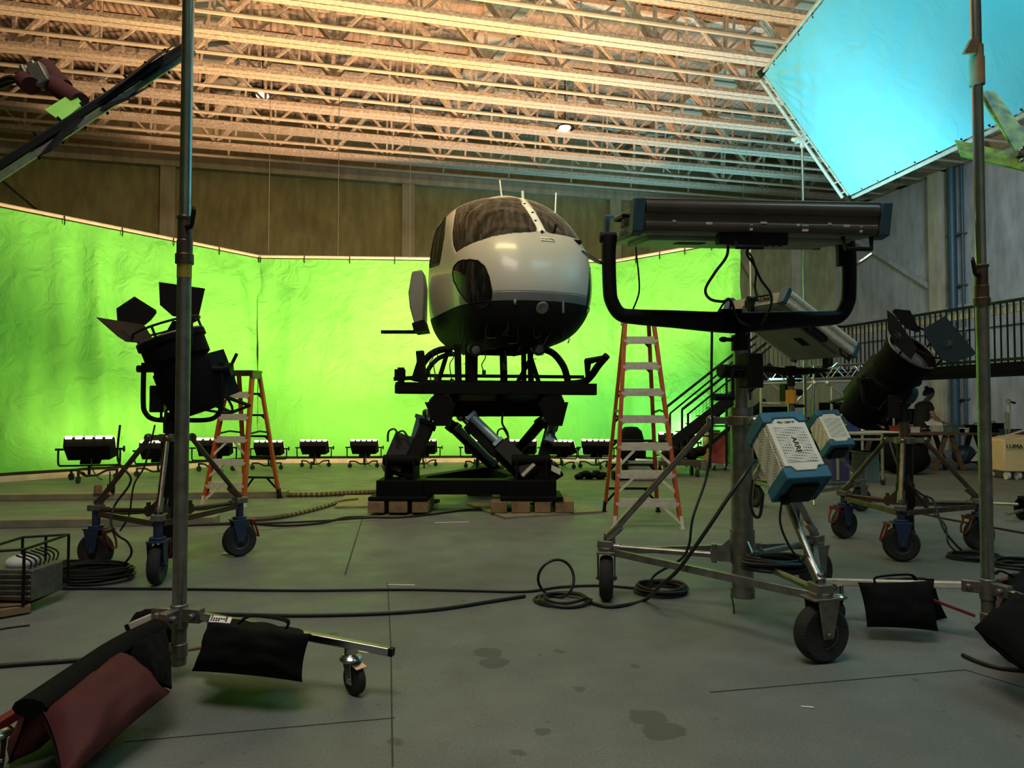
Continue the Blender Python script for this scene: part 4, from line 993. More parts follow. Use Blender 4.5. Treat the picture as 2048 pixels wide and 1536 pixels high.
jack(P(998, 945, YR-.3), P(884, 834, YM), .065, V3((.05, -.09, .03)), None, (.16, .8, .045))
jack(P(1060, 968, YF-.05), P(922, 833, YM-.3), .075, V3((.10, -.10, .05)), (.12, .50, .22), (.54, .93, .062))
jack(P(1032, 905, YR), P(1094, 832, YM), .065, V3((0, 0, 0)), None)
jack(P(1072, 968, YF+.25), P(1108, 832, YF+.5), .075, V3((.02, -.14, .04)), (.05, .33, .23), (.60, .97, .06))
b = B(); c = P(1095, 950, YF+.1); b.box(c, (.36, .34, .20), Ry(-.55)); b.obj('drive_box', 'black', mb, bevel=.015); B().plate([P(1103, 930, YF-.1), P(1122, 938, YF-.1), P(1120, 950, YF-.1), P(1102, 941, YF-.1)], .012).obj('warning_label', 'silver', mb)
for x, y, Y in ((782, 868, YF), (800, 872, YF), (1095, 872, YF+.2), (1000, 866, YR-.5)):
    p = P(x, y, Y); B().tube(smooth([p+V3((-.04, 0, -.10)), p+V3((-.03, 0, .03)), p+V3((.05, 0, .06)), p+V3((.12, 0, -.06))], 5), .014, 6).obj('hose', 'cable', mb)
# upper frame
bm('deck_beam', P(793, 776, YF+.2), P(1192, 779, YF+.2), .22, .15)
bm('deck_beam', P(800, 776, YR), P(1150, 779, YR), .20, .14)
for x in (800, 905, 1000, 1090, 1165): bm('cross_beam', P(x, 778, YF+.2), P((x-1000)*.86+1000, 778, YR), .14, .12)
b = B(); A = [P(862, 792, YF+.35), P(1128, 792, YF+.35), P(1122, 800, YF+.5), P(1100, 826, YF+.5), P(1080, 823, YF+.4), P(900, 824, YF+.4), P(868, 815, YF+.4)]
b.plate([q+V3((0, .25, 0)) for q in A], .45); b.obj('upper_plate', 'blackmatte', mb, bevel=.012)
for x, Y in ((880, YF+.1), (1106, YF+.1)):
    b = B(); p = P(x, 812, Y); b.cyl(p, p+V3((0, .5, 0)), .16, n=20); b.plate([p+V3((-.2, .1, .05)), p+V3((.2, .1, .05)), p+V3((.12, .1, -.26)), p+V3((-.06, .1, -.26))], .22); b.obj('joint_block', 'blackmatte', mb)
b = B()
for y in (751, 763): b.beam(P(838, y, YM-.2), P(1168, y+3, YM-.2), .05, .045)
b.obj('rail', 'blackmatte', mb)
for x0, x1, w in ((917, 915, .09), (946, 947, .12), (1008, 1006, .10), (1048, 1047, .07), (1062, 1060, .08), (934, 934, .05)):
    bm('post', P(x0, 768, YM-.2), P(x1, 688, YM-.2), w, w, bev=.004)
for a, c in (((876, 766), (898, 694)), ((1035, 765), (1062, 716)), ((1078, 766), (1062, 716)), ((826, 762), (842, 712))): bm('brace', P(*a, YM-.25), P(*c, YM-.25), .05, .06, bev=.003)
bm('mast', P(846, 764, YM-.5), P(840, 702, YM-.5), .14, .10)
for s, pts in ((0, ((836, 764), (842, 735), (858, 712), (880, 700), (905, 698))), (1, ((1136, 764), (1128, 735), (1112, 712), (1095, 701), (1072, 697)))):
    B().tube(smooth([P(x, y, YM-.3) for x, y in pts], 5), .048, 10).obj('cross_tube', 'blackmatte', mb)
    if s == 0: B().tube(smooth([P(x+12, y+10, YM+.3) for x, y in pts], 5), .035, 10).obj('cross_tube', 'blackmatte', mb)
b = B(); b.tube(smooth([P(1130, 769, YF+.4), P(1165, 765, YF+.3), P(1182, 752, YF+.2), P(1196, 732, YF+.1), P(1214, 711, YF)], 5), .05, 8)
b.plate([P(1169, 719, YF+.15), P(1215, 711, YF+.02), P(1207, 718, YF+.05), P(1182, 726, YF+.15), P(1178, 752, YF+.2), P(1172, 752, YF+.2)], .10); b.obj('skid_toe', 'blackmatte', mb)
b = B(); p = P(802, 758, YF+.1); b.box(p, (.08, .08, .30)); b.beam(P(788, 758, YF+.1), P(838, 755, YF+.1), .06, .05); b.box(P(800, 748, YF+.1), (.13, .1, .12)); b.obj('clamp', 'blackmatte', mb)
b = B(); b.plate([P(792, 770, YF+.05), P(846, 770, YF+.05), P(846, 783, YF+.05), P(792, 784, YF+.05)], .03); b.obj('side_plate', MT['green'], mb, label='plate catching green light') if False else b.obj('side_plate', 'blackmatte', mb)
b = B()
for x, L in ((1009, 9), (904, 26), (863, 30), (872, 22), (968, 16)):
    p = P(x, 700, YM-.4); b.tube(smooth([p, p+V3((.02, 0, -.1)), p+V3((-.03, 0, -.2)), p+V3((.0, 0, -L*.012-.1))], 5), .008, 5)
    b.box(p+V3((0, 0, -L*.012-.12)), (.05, .03, .08))
b.obj('dangling_lead', 'cable', mb)
p = P(1006, 824, YF+.3); B().tube(smooth([p, p+V3((-.01, 0, -.15)), p+V3((.06, 0, -.28)), p+V3((.07, 0, -.42))], 5), .016, 6).obj('dangling_lead', 'cable', mb)
# sheets and blocks under the feet
def sheet(px, lab, m='ply'):
    q = [Fz(*p) for p in px]; return tag(B().plate([V3((a.x, a.y, .014)) for a in q], .026).obj('plywood_sheet', m), lab, 'plywood sheet')
sheet([(669, 1017), (852, 1014), (838, 992), (690, 994)], 'pale plywood sheet under the motion base corner nearest the short ladder')
sheet([(1010, 1039), (1205, 1026), (1112, 985), (932, 1010)], 'plywood sheet sticking out under the motion base corner nearest the tall ladder')
for i, (cx, n, lab) in enumerate(((805, 3, 'corner nearest the short ladder'), (1062, 4, 'corner nearest the tall ladder'))):
    c = P(cx, 978, YF)
    for j in range(n):
        x = c.x + (j-(n-1)/2)*.27
        tag(B().box((x, YF-.02+.01*j, .102), (.20+.03*(j % 2), .72, .142)).obj('timber_block', 'wood', bevel=.008), '%s timber block packed under the motion base %s' % (['first', 'second', 'third', 'fourth'][j], lab), 'timber block', 'timber packing blocks')
tag(B().box((nb.x, nb.y, .085), (.6, .6, .17)).obj('timber_block', 'wood', bevel=.008), 'single wide timber block under the rear corner of the motion base', 'timber block', 'timber packing blocks')
# ================================================================ COMBO STANDS, SANDBAGS, BOUNCE FRAME
def small_caster(t, w, zt, yaw, r=.072):
    w = V3((w[0], w[1], 0)); d = V3((cos(yaw), sin(yaw), 0)); ax = V3((-d.y, d.x, 0)); Z = V3((0, 0, 1)); c = w+Z*r
    f = B(); f.cyl(w+d*.03+Z*(r*2+.015), w+d*.03+Z*zt, .032, n=14); f.lathe([(.05, 0), (.055, .012), (.04, .03), (.02, .035)], w+d*.03+Z*(r*2+.005), (0, 0, 1), 16)
    for s in (-1, 1):
        o = ax*s*.028; f.plate([c+o-d*.02-Z*.02, c+o+d*.02-Z*.02, c+o+d*.06+Z*(r+.02), c+o-d*.005+Z*(r+.02)], .006)
    f.box(c+d*.03+Z*(r+.015), (.085, .066, .012), Rz(yaw)); f.plate([c-d*.06+Z*.06-ax*.03, c-d*.06+Z*.06+ax*.03, c+Z*.075+ax*.03, c+Z*.075-ax*.03], .006)
    f.cyl(c-ax*.036, c+ax*.036, .008)
    fo = f.obj('caster_fork', 'chrome', t, bevel=.002)
    B().lathe([(r*.4, -.02), (r*.8, -.022), (r*.97, -.016), (r, -.006), (r, .006), (r*.97, .016), (r*.8, .022), (r*.4, .02)], c, ax, 24).obj('wheel', 'rubber', fo)
def combo_stand(lab, c, legs, r0, zc, top, legm, knob_dir, foots):
    c = V3((c[0], c[1], 0)); Z = V3((0, 0, 1)); t = thing('rolling_stand', lab, 'light stand', c)
    B().cyl(c+Z*.10, c+Z*(zc-.01), r0, n=24).obj('lower_tube', 'steel', t)
    B().cyl(c+Z*(zc+.2), c+Z*top, r0*.84, n=24).obj('upper_tube', 'chrome', t)
    k = B(); k.cyl(c+Z*(zc), c+Z*(zc+.10), r0*1.12, n=24); k.cyl(c+Z*(zc+.10), c+Z*(zc+.215), r0*1.02, n=24); k.cyl(c+Z*(zc+.205), c+Z*(zc+.22), r0*1.18, n=24); k.cyl(c+Z*(zc-.02), c+Z*(zc+.03), r0*1.3, n=24)
    k.obj('collar', 'brown_steel', t, bevel=.003)
    kd = V3(knob_dir).normalized(); p = c+Z*(zc+.16)+kd*r0*.8
    n = B(); n.cyl(p, p+kd*.05, .014); n.plate([p+kd*.04+Z*-.01, p+kd*.075+Z*.0, p+kd*.10+Z*.07, p+kd*.085+Z*.095, p+kd*.06+Z*.06], .014); n.obj('wing_knob', 'blacksteel', t, bevel=.004)
    if knob_dir[0] > 0: B().cyl(c+Z*(zc-.09), c+Z*(zc-.02), r0*1.04, n=24).obj('yellow_band', 'brass', t)
    b = B(); b.cyl(c+Z*.24, c+Z*.36, r0*1.22, n=20); b.cyl(c+Z*.10, c+Z*.17, r0*1.22, n=20); b.cyl(c+Z*.06, c+Z*.35, r0*1.05)
    for e, z in legs:
        d = (V3((e[0], e[1], 0))-c).normalized(); b.box(c+d*(r0+.04)+Z*.31, (.11, .05, .07), basis_flat(d)); b.cyl(c+d*(r0+.06)+Z*.31-V3((-d.y, d.x, 0))*.05, c+d*(r0+.06)+Z*.31+V3((-d.y, d.x, 0))*.05, .016)
    b.obj('leg_hub', 'castmetal', t, bevel=.006)
    for i, ((e, z), m) in enumerate(zip(legs, legm)):
        ev = V3((e[0], e[1], z)); d = (V3((e[0], e[1], 0))-c).normalized(); s = c+d*(r0+.06)+Z*.31
        l = B(); l.beam(s, ev, .038, .038); lo = l.obj('leg', m, t, bevel=.006)
        B().beam(ev-(ev-s).normalized()*.004, ev+(ev-s).normalized()*.02, .034, .034).obj('end_cap', 'black', lo)
        B().beam(c+d*(r0+.03)+Z*.14, s+(ev-s)*.45+Z*-.02, .03, .012).obj('brace', 'red' if m == 'red' or (i == 0 and m == 'alu') else 'wood' if i == 0 else 'blacksteel', t)
        if foots[i]: w = s+(ev-s)*foots[i]; small_caster(t, (w.x, w.y), w.z-.01, math.atan2(d.y, d.x)+2.6+i)
    return t
CL = P(362, 1000, 3.62)
LE = Fz(779, 1303, .21); LRD = Fz(-30, 1466, .185); LBK = Fz(262, 1232, .30)
combo_stand('tall steel rolling stand with wing knob hung with the red bag', (CL.x, CL.y), [((LE.x, LE.y), .21), ((LRD.x, LRD.y), .185), ((LBK.x, LBK.y), .25)], .034, 2.07, 4.6, ('chrome', 'red', 'alu'), (.7, -.7, 0), (.83, .97, 0))
CR = P(1972, 1000, 4.15)
RE = Fz(1640, 1163, .235); RFR = Fz(2075, 1215, .24); RB = Fz(2110, 1130, .24)
combo_stand('tall rusty rolling stand with two dark sandbags beside the big blue frame', (CR.x, CR.y), [((RE.x, RE.y), .235), ((2.95, 3.45), .25), ((3.3, 4.7), .24)], .034, 1.93, 5.2, ('alu', 'chrome', 'red'), (-.8, -.6, 0), (.90, 0, 0))
st = bpy.data.objects['rolling_stand.001']; cR = V3((CR.x, CR.y, 0))
b = B(); b.cyl(cR+V3((0, 0, 3.20)), cR+V3((0, 0, 3.36)), .040, n=20); b.cyl(cR+V3((0, 0, 3.36)), cR+V3((0, 0, 3.43)), .036, n=20); b.plate([cR+V3((-.03, -.03, 3.37)), cR+V3((-.11, -.05, 3.36)), cR+V3((-.06, -.04, 3.45)), cR+V3((-.01, -.03, 3.47))], .02); b.obj('upper_collar', 'wood', st)
def pillow(b, c4, th, n=(18, 14), sag=.0, wr=.005, seed=0):
    """soft bag between four corner points (bl, br, tr, tl), thickness th"""
    bl, br, tr, tl = [V3(q) for q in c4]; nm = (br-bl).cross(tl-bl).normalized(); nu, nv = n
    for s in (1, -1):
        def fn(u, v):
            p = (bl*(1-u)+br*u)*(1-v) + (tl*(1-u)+tr*u)*v
            e = max(0, 1-abs(2*u-1)**4)**.5*max(0, 1-abs(2*v-1)**4)**.5*(.75+.25*sin(pi*(1-v*.8)))
            w = noise.noise(V3((u*5+seed, v*4, s*2)))*wr*4*min(1, e*2) + noise.noise(V3((u*13+seed, v*11, s*5)))*wr*min(1, e*2)
            a1 = (1-2*v)*sin(pi*u)**.8*.03*(4*(v-.5)**2)**.5; a2 = (1-2*u)*sin(pi*v)**.8*.028*(4*(u-.5)**2)**.5
            return p + nm*(s*(e*th*.5+.004) + w) + (tl-bl)*a1 + (br-bl)*a2 + V3((0, 0, -sag*sin(pi*u)*v))
        q = B().grid(fn, nu, nv); fs = q.f if s > 0 else [f[::-1] for f in q.f]; b.add(q.v, fs)
    def edge(i): pass
    return b
def sandbag(lab, front, back, th, m, hand=None, tagp=None, strap=None, seed=0, topm=None):
    c = sum((V3(q) for q in front), V3((0, 0, 0)))/4; t = thing('sandbag', lab, 'sandbag', (c.x, c.y, 0))
    pillow(B(), front, th, seed=seed).obj('pouch', m, t, ang=70)
    if back: pillow(B(), back, th, seed=seed+3).obj('pouch', m, t, ang=70)
    if strap:
        B().tube(smooth(strap, 5), .062, 10, flat=.55).obj('top_strap', topm or 'blackbag', t)
    if hand: B().tube(smooth(hand, 6), .016, 8, flat=.4).obj('handle', 'blackbag', t)
    if tagp:
        B().plate(tagp, .004).obj('sewn_label', 'paper', t)
        p = V3(tagp[0]); b = B(); e1 = (V3(tagp[1])-p); e2 = (V3(tagp[3])-p); n = e1.cross(e2).normalized(); n = n if n.y < 0 or n.z > .5 else -n
        for r in range(3):
            for k in range(7):
                if random.random() < .8: b.box(p+e1*(.1+k*.115)+e2*(.2+.3*r)+n*.003, (e1.length*.07, .003, e2.length*.14), ortho(e1, e2.cross(e1)) if False else None)
        b.obj('label_print', 'red', t)
    return t
def L1(f, dz=0): s = V3((CL.x, CL.y, .31)); return s+(V3((LE.x, LE.y, .21))-s)*f+V3((0, 0, dz))
Yb = 3.3
sandbag('black sandbag with white label hanging over the bright leg of the tall stand', [P(384, 1342, Yb-.02), P(604, 1364, Yb-.10), P(622, 1268, Yb-.05), P(416, 1240, Yb+.1)],
        [P(404, 1330, Yb+.30), P(598, 1345, Yb+.22), P(612, 1268, Yb+.05), P(420, 1242, Yb+.2)], .19, 'blackbag',
        [P(478, 1246, Yb+.06), P(500, 1232, Yb+.05), P(540, 1234, Yb+.03), P(570, 1240, Yb+.0), P(577, 1246, Yb), P(573, 1256, Yb)],
        [P(417, 1244, Yb+.03), P(460, 1247, Yb+.02), P(464, 1236, Yb+.08), P(422, 1231, Yb+.09)], seed=1)
Yr = 2.72
sandbag('red and black sandbag slumped over the front leg of the tall stand', [P(125, 1572, 2.42), P(340, 1384, 3.02), P(236, 1302, 3.12), P(84, 1424, 2.62)],
        [P(15, 1530, 2.70), P(200, 1400, 3.28), P(236, 1300, 3.22), P(58, 1408, 2.78)], .15, 'redbag', seed=5, strap=[P(58, 1416, 2.62), P(150, 1352, 2.88), P(242, 1290, 3.14), P(318, 1252, 3.34)])
rb = bpy.data.objects['sandbag.001']
pillow(B(), [P(306, 1358, 3.02), P(344, 1378, 3.0), P(330, 1262, 3.25), P(240, 1300, 3.14)], .10, seed=8).obj('black_end', 'blackbag', rb, ang=70)
sandbag('dark sandbag lying behind the foot of the tall stand', [P(252, 1292, 3.82), P(352, 1268, 3.70), P(352, 1222, 3.80), P(292, 1226, 3.95)], [P(268, 1300, 4.05), P(345, 1285, 4.0), P(345, 1225, 3.95), P(300, 1228, 4.05)], .17, 'blackbag', seed=9)
Yq = 4.22
sandbag('black sandbag hanging over the leg between the near crank stand and the rusty stand', [P(1734, 1254, Yq-.05), P(1876, 1262, Yq-.1), P(1868, 1160, Yq), P(1716, 1165, Yq+.08)],
        [P(1740, 1236, Yq+.52), P(1896, 1238, Yq+.42), P(1868, 1158, Yq+.24), P(1722, 1162, Yq+.34)], .13, 'blackbag',
        [P(1750, 1166, Yq+.02), P(1752, 1155, Yq+.02), P(1790, 1150, Yq), P(1822, 1150, Yq), P(1832, 1160, Yq)], seed=12)
sandbag('large black sandbag in the corner in front of the rusty stand', [P(1948, 1256, 3.45), P(2085, 1372, 3.05), P(2130, 1225, 3.35), P(2030, 1200, 3.6)], [P(1968, 1246, 3.9), P(2100, 1330, 3.6), P(2130, 1220, 3.5), P(2036, 1196, 3.7)], .20, 'blackbag', seed=15)
sandbag('dark sandbag piled behind the foot of the rusty stand', [P(1995, 1235, 4.0), P(2090, 1240, 4.0), P(2095, 1150, 4.4), P(2010, 1160, 4.5)], None, .18, 'blackbag',
        [P(1990, 1148, 4.3), P(2000, 1142, 4.3), P(2020, 1150, 4.3), P(2036, 1164, 4.3)], seed=18)
# ---- the big pale bounce frame with the panels' cyan light tinted into its cloth
MT['bounce'] = clothmat('cyan_tinted_bounce', (.30, .74, .82), .3)
bB = P(1700, 398, 10.25); bA = P(1523, 147, 10.16); bd = V3((-.0476, -1, -.0876)).normalized(); FLn = 5.7
fr = thing('bounce_frame', 'huge tilted pale cloth on a metal frame tinted with blue light overhead', 'bounce frame', (bB+bA)*.5 + bd*FLn*.5)
e1 = (bA-bB); nrm = e1.cross(bd).normalized(); nrm = nrm if nrm.z < 0 else -nrm
def fnb(u, v):
    p = bB + e1*(.02+.96*u) + bd*(FLn*(.012+.976*v)); x = u*e1.length; y = v*FLn; m = min(u, 1-u)*min(1, 1)
    h = noise.noise(V3((x*1.2, y*.6, 3)))*.05 + noise.noise(V3((x*4-y*2.4, y*.7+x*.5, 1)))*.022*(1-.5*v)
    c = math.hypot((1-u)*e1.length, y); an = math.atan2(y, (1-u)*e1.length+1e-3); h += .018*sin(an*22+1)*math.exp(-((c-.5)/.6)**2)
    return p + nrm*h*min(1, m*12)*min(1, min(v, 1-v)*25)
B().grid(fnb, 60, 110).obj('cloth', 'bounce', fr, ang=180)
for a, c in ((bB, bA), (bB, bB+bd*FLn), (bA, bA+bd*FLn), (bB+bd*FLn, bA+bd*FLn)):
    B().beam(a-nrm*.02, c-nrm*.02, .035, .035).obj('frame_tube', 'alu', fr)
for q in (bB, bA): B().box(q-nrm*.02, (.10, .10, .10), ortho(e1, bd)).obj('corner_joint', 'black', fr)
for i in range(9):
    p = bB + e1*(i/8) - e1.normalized()*0; 
    if 0 < i < 8: B().cyl(p-nrm*.04-bd*.03, p+bd*.06+nrm*.01, .008, n=6).obj('tie', 'black', fr)
for i in range(1, 12):
    for q in (bA, bB): p = q + bd*(FLn*i/12); B().cyl(p-nrm*.04, p+(bA+bB-q*2).normalized()*.07+nrm*.01, .008, n=6).obj('tie', 'black', fr)
# second bar clamped along the near edge and the stand that holds it
hb = bB+e1*.03-bd*.16; hA = bB+e1*.98-bd*.14
B().cyl(hb, hA, .026, n=12).obj('support_bar', 'alu', fr)
for i in (.06, .14, .46, .52): p = bB+e1*i; B().cyl(p-bd*.18, p+bd*.02, .012, n=6).obj('clamp_pin', 'alu', fr)
cp = bB+e1*.50-bd*.16
bsx = thing('boom_stand', 'thin pale stand pole holding up the near edge of the blue frame', 'light stand', (cp.x, cp.y, 0))
B().cyl((cp.x, cp.y, .1), (cp.x, cp.y, 2.2), .024, n=14).obj('lower_tube', 'chrome', bsx)
B().cyl((cp.x, cp.y, 2.2), (cp.x, cp.y, cp.z-.05), .017, n=14).obj('upper_tube', 'chrome', bsx)
b = B(); b.cyl(cp+V3((-.1, 0, -.02)), cp+V3((.08, 0, .03)), .05); b.cyl(cp+V3((0, 0, -.12)), cp+V3((0, 0, .05)), .03); b.ell(cp+V3((-.12, 0, .0)), (.04, .03, .03)); b.obj('grip_head', 'alu', bsx)
for i in range(3):
    a = i*2*pi/3+.3; d = V3((cos(a), sin(a), 0)); o = V3((cp.x, cp.y, 0)); B().tube([o+V3((0, 0, .75)), o+d*.5+V3((0, 0, .16)), o+d*.62+V3((0, 0, .02))], .014, 8).obj('leg', 'chrome', bsx)
# ---- LED bar light with barn doors reaching in beside the tall stand
bl = thing('bar_light', 'slim bar light seen edge-on with four barn doors held by a red arm', 'bar light', P(180, 215, 4.3))
e0, e9 = P(-30, 352, 3.9), P(378, 88, 4.55); dx = (e9-e0).normalized(); up = V3((0, 0, 1)); up = (up-dx*up.dot(dx)).normalized(); bk = dx.cross(up)
b = B(); b.box((e0+e9)*.5, ((e9-e0).length, .06, .045), ortho(dx, bk)); b.obj('housing', 'blacksteel', bl, bevel=.006)
b = B(); b.box((e0+e9)*.5-up*.045, ((e9-e0).length-.02, .045, .03), ortho(dx, bk)); b.obj('diffuser', 'castmetal', bl)
for i in range(14): p = e0+(e9-e0)*(.2+.055*i); B().cyl(p-bk*.06+up*.02, p-bk*.06+up*(.06 if i % 2 else -.07), .008, n=6).obj('hinge_pin', 'black', bl)
def flap(pts, Ys, t=.006): return B().plate([P(x, y, Y) for (x, y), Y in zip(pts, Ys)], t).obj('barn_door', 'flag', bl)
flap([(128, 246), (66, 318), (104, 300), (168, 236)], (4.2, 4.1, 3.9, 4.1)); flap([(208, 207), (248, 194), (302, 171), (258, 198), (200, 222)], (4.3, 4.4, 4.6, 4.2, 4.1))
flap([(186, 206), (310, 111), (346, 92), (312, 116), (190, 210)], (4.4, 4.5, 4.6, 4.3, 4.2)); flap([(268, 160), (375, 92), (372, 102), (290, 160)], (4.4, 4.55, 4.4, 4.3))
MT['card'] = mat('green_lit_card', (.36, .80, .12), .6)  # green light falling on the card is put into its colour
B().plate([P(90, 221, 4.35), P(147, 186, 4.45), P(167, 209, 4.4), P(124, 245, 4.3)], .012).obj('bounce_card', 'card', bl, label='small card coloured by green light')
b = B(); b.cyl(P(88, 132, 4.6), P(128, 175, 4.55), .055, n=16); b.cyl(P(104, 168, 4.55), P(160, 205, 4.45), .06, n=16); b.obj('mount_arm', 'redbag', bl)
b = B(); b.box(P(82, 152, 4.5), (.09, .08, .14), Ry(-.5)); b.box(P(72, 142, 4.5), (.05, .06, .12), Ry(-.5)); b.cyl(P(42, 130, 4.5), P(52, 148, 4.5), .015); b.obj('mount_clamp', 'castmetal', bl, bevel=.008)
b = B(); b.cyl(P(62, 172, 4.45), P(48, 160, 4.5), .055, n=20); b.obj('red_knob', 'redbag', bl)
b = B(); b.cyl(P(47, 155, 4.52), P(-40, 190, 4.6), .012); b.tube(smooth([P(40, 160, 4.5), P(20, 156, 4.5), P(0, 163, 4.5), P(-30, 175, 4.5)], 4), .018, 6); b.obj('rod', 'blacksteel', bl)
# ---- barn doors of a lamp reaching in at the edge of the blue frame
MT['mottled'] = mat('scuffed_flag_green_sheen', (.20, .30, .04), .35, var=.9, vscale=11)  # black leaves; green reflected from the curtains is painted into the colour
bd2 = thing('barn_door', 'scuffed two-leaf barn door tinted with reflected green over the rusty stand', 'barn door', P(2045, 295, 4.6))
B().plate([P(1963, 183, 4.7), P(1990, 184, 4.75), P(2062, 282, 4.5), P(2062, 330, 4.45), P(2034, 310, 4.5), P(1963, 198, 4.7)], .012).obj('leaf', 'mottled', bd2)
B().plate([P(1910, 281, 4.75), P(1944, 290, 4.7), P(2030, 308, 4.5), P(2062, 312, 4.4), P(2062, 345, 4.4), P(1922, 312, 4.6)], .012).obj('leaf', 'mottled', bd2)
b = B(); b.box(P(2046, 308, 4.45), (.10, .06, .035)); b.obj('hinge', 'wood', bd2)
b = B(); b.ell(P(2042, 299, 4.40), (.014,)*3); b.ell(P(2043, 321, 4.40), (.014,)*3); b.obj('rivet_pair', 'chrome', bd2)
B().tube([P(2046, 300, 4.46), P(2120, 330, 4.5)], .03, 8).obj('arm', 'black', bd2)
# ================================================================ FAR SIDE OF THE STAGE
def simple(name, lab, cat, bb, m, bevel=.006, group=None, label=None):
    return tag(bb.obj(name, m, bevel=bevel), lab, cat, group)
# ---- stairs up to the platform
sx = thing('metal_staircase', 'dark steel staircase with mesh side panels rising past the curtain edge', 'staircase', P(1380, 915, 15.0))
def two(name, a, c, w, h, Ys=(14.7, 15.6), off=(0, 0)):
    for k, Y in enumerate(Ys):
        B().beam(P(a[0]-off[0]*k, a[1]-off[1]*k, Y), P(c[0]-off[0]*k, c[1]-off[1]*k, Y), w, h).obj(name, 'blacksteel', sx)
two('handrail', (1364, 819), (1545, 676), .05, .05, off=(31, 5)); two('midrail', (1374, 830), (1545, 690), .035, .035, off=(34, 3))
two('stringer', (1347, 884), (1545, 733), .05, .20, off=(0, -6)); B().beam(P(1384, 916, 14.9), P(1530, 800, 14.9), .05, .08).obj('brace', 'blacksteel', sx)
for x, y0, y1, Y in ((1364, 819, 905, 14.7), (1376, 827, 886, 14.7), (1334, 815, 920, 15.6), (1340, 827, 880, 15.6), (1453, 748, 838, 14.7), (1500, 712, 800, 14.7), (1453, 812, 932, 14.85), (1420, 845, 935, 14.85)):
    B().beam(P(x, y0, Y), P(x, y1, Y), .04, .04).obj('post', 'blacksteel', sx)
for i in range(9):
    x = 1352+i*21; y = 880-i*16.0; B().box(P(x, y, 15.15), (.28, .85, .03)).obj('tread', 'blacksteel', sx)
for i in range(3): B().beam(P(1386+i*12, 872+i*10-20*i, 14.8), P(1425+i*14, 872+i*10-20*i, 15.3), .03, .03).obj('cross_tie', 'blacksteel', sx)
m = B()
for i in range(24):
    f = i/23; x = 1378+f*160; a = P(x, 827-f*132, 14.7); e = P(x, 862-f*128, 14.7); m.beam(a, e, .006, .006)
for i in range(1, 6):
    f = i/6; m.beam(P(1378, 827+35*f, 14.7), P(1538, 695+39*f, 14.7), .006, .006)
m.obj('mesh_panel', 'blacksteel', sx)
# ---- platform with barred railing, box truss and scaffold legs
pf = thing('raised_platform', 'raised platform at the far side with a long railing of upright bars', 'platform', P(1640, 900, 16.5))
K = P(1690, 745, 17.2); K = V3((K.x, K.y, 2.15)); Fl = K - UX*2.6; Rt = K - VX*5.2
B().plate([V3((q.x, q.y, 2.08)) for q in (Fl, K, Rt, Rt+UX*2.6, K+UX*2.6+VX*2, Fl+VX*2)], .14).obj('deck', 'blackmatte', pf)
MT['railbar'] = mat('rail_bar_grey', (.16, .16, .15), .5, .3)
for a, c, nm in ((Fl, K, 'r'), (K, Rt, 's')):
    d = (c-a); L = d.length; d.normalize(); n = int(L/(.11 if nm == 'r' else .13))
    for i in range(n+1):
        p = a+d*(L*i/n); B().beam(p, p+V3((0, 0, 1.10)), .022, .022).obj('bar', 'railbar' if nm == 'r' else 'blacksteel', pf)
    b = B(); b.beam(a+V3((0, 0, 1.1)), c+V3((0, 0, 1.1)), .05, .05); b.beam(a+V3((0, 0, .05)), c+V3((0, 0, .05)), .05, .05); b.obj('rail', 'blacksteel', pf)
B().beam(K+V3((.1, .05, .98)), Rt+V3((.1, .05, .98)), .04, .16).obj('pale_strip', 'pilaster', pf)
for q in (Fl+VX*1.9, K+UX*1.1, Rt+UX*2.4, Rt+VX*2.6+UX*2.4): B().beam((q.x, q.y, 0), (q.x, q.y, 2.02), .10, .10).obj('support_post', 'blacksteel', pf)
bt = thing('box_truss', 'shiny metal box truss lying along the platform front', 'truss', P(1610, 755, 14.6))
T0, T1 = P(1500, 752, 14.6), P(1742, 740, 14.6)
for dy, dz in ((0, .13), (0, -.13), (.26, .13), (.26, -.13)): B().cyl(T0+V3((0, dy, dz)), T1+V3((0, dy, dz)), .026, n=10).obj('chord', 'chrome', bt)
for dy in (0, .26):
    b = B()
    for i in range(12):
        a = T0+(T1-T0)*(i/12)+V3((0, dy, .13*(1 if i % 2 else -1))); c = T0+(T1-T0)*((i+1)/12)+V3((0, dy, .13*(-1 if i % 2 else 1))); b.cyl(a, c, .012, n=6)
    b.obj('lacing', 'chrome', bt)
sf = thing('scaffold_frame', 'pale tubular scaffold with crossed braces under the box truss', 'scaffold', P(1660, 935, 14.2))
MT['paletube'] = mat('pale_tube', (.62, .58, .48), .35, .7)
for a, c in (((1627, 732), (1627, 936)), ((1663, 770), (1664, 936)), ((1725, 800), (1725, 930)), ((1592, 804), (1629, 764)), ((1655, 766), (1768, 856)), ((1656, 850), (1722, 802)), ((1522, 770), (1522, 940)), ((1500, 768), (1735, 762)), ((1545, 770), (1585, 800)), ((1520, 806), (1560, 808))):
    B().cyl(P(*a, 14.2), P(*c, 14.2), .026, n=10).obj('tube', 'paletube' if a[0] != 1627 else 'chrome', sf)
for x, y in ((1655, 766), (1629, 766), (1592, 804), (1725, 862)): B().ell(P(x, y, 14.15), (.055,)*3).obj('coupler', 'paletube', sf)
for x in (1671, 1726):
    b = B(); p = P(x, 938, 14.2); p.z = .06; b.cyl(p+V3((0, -.02, 0)), p+V3((0, .02, 0)), .06, n=14); b.obj('caster', 'rubber', sf); B().cyl(p, p+V3((0, 0, .35)), .025).obj('caster_stem', 'paletube', sf)
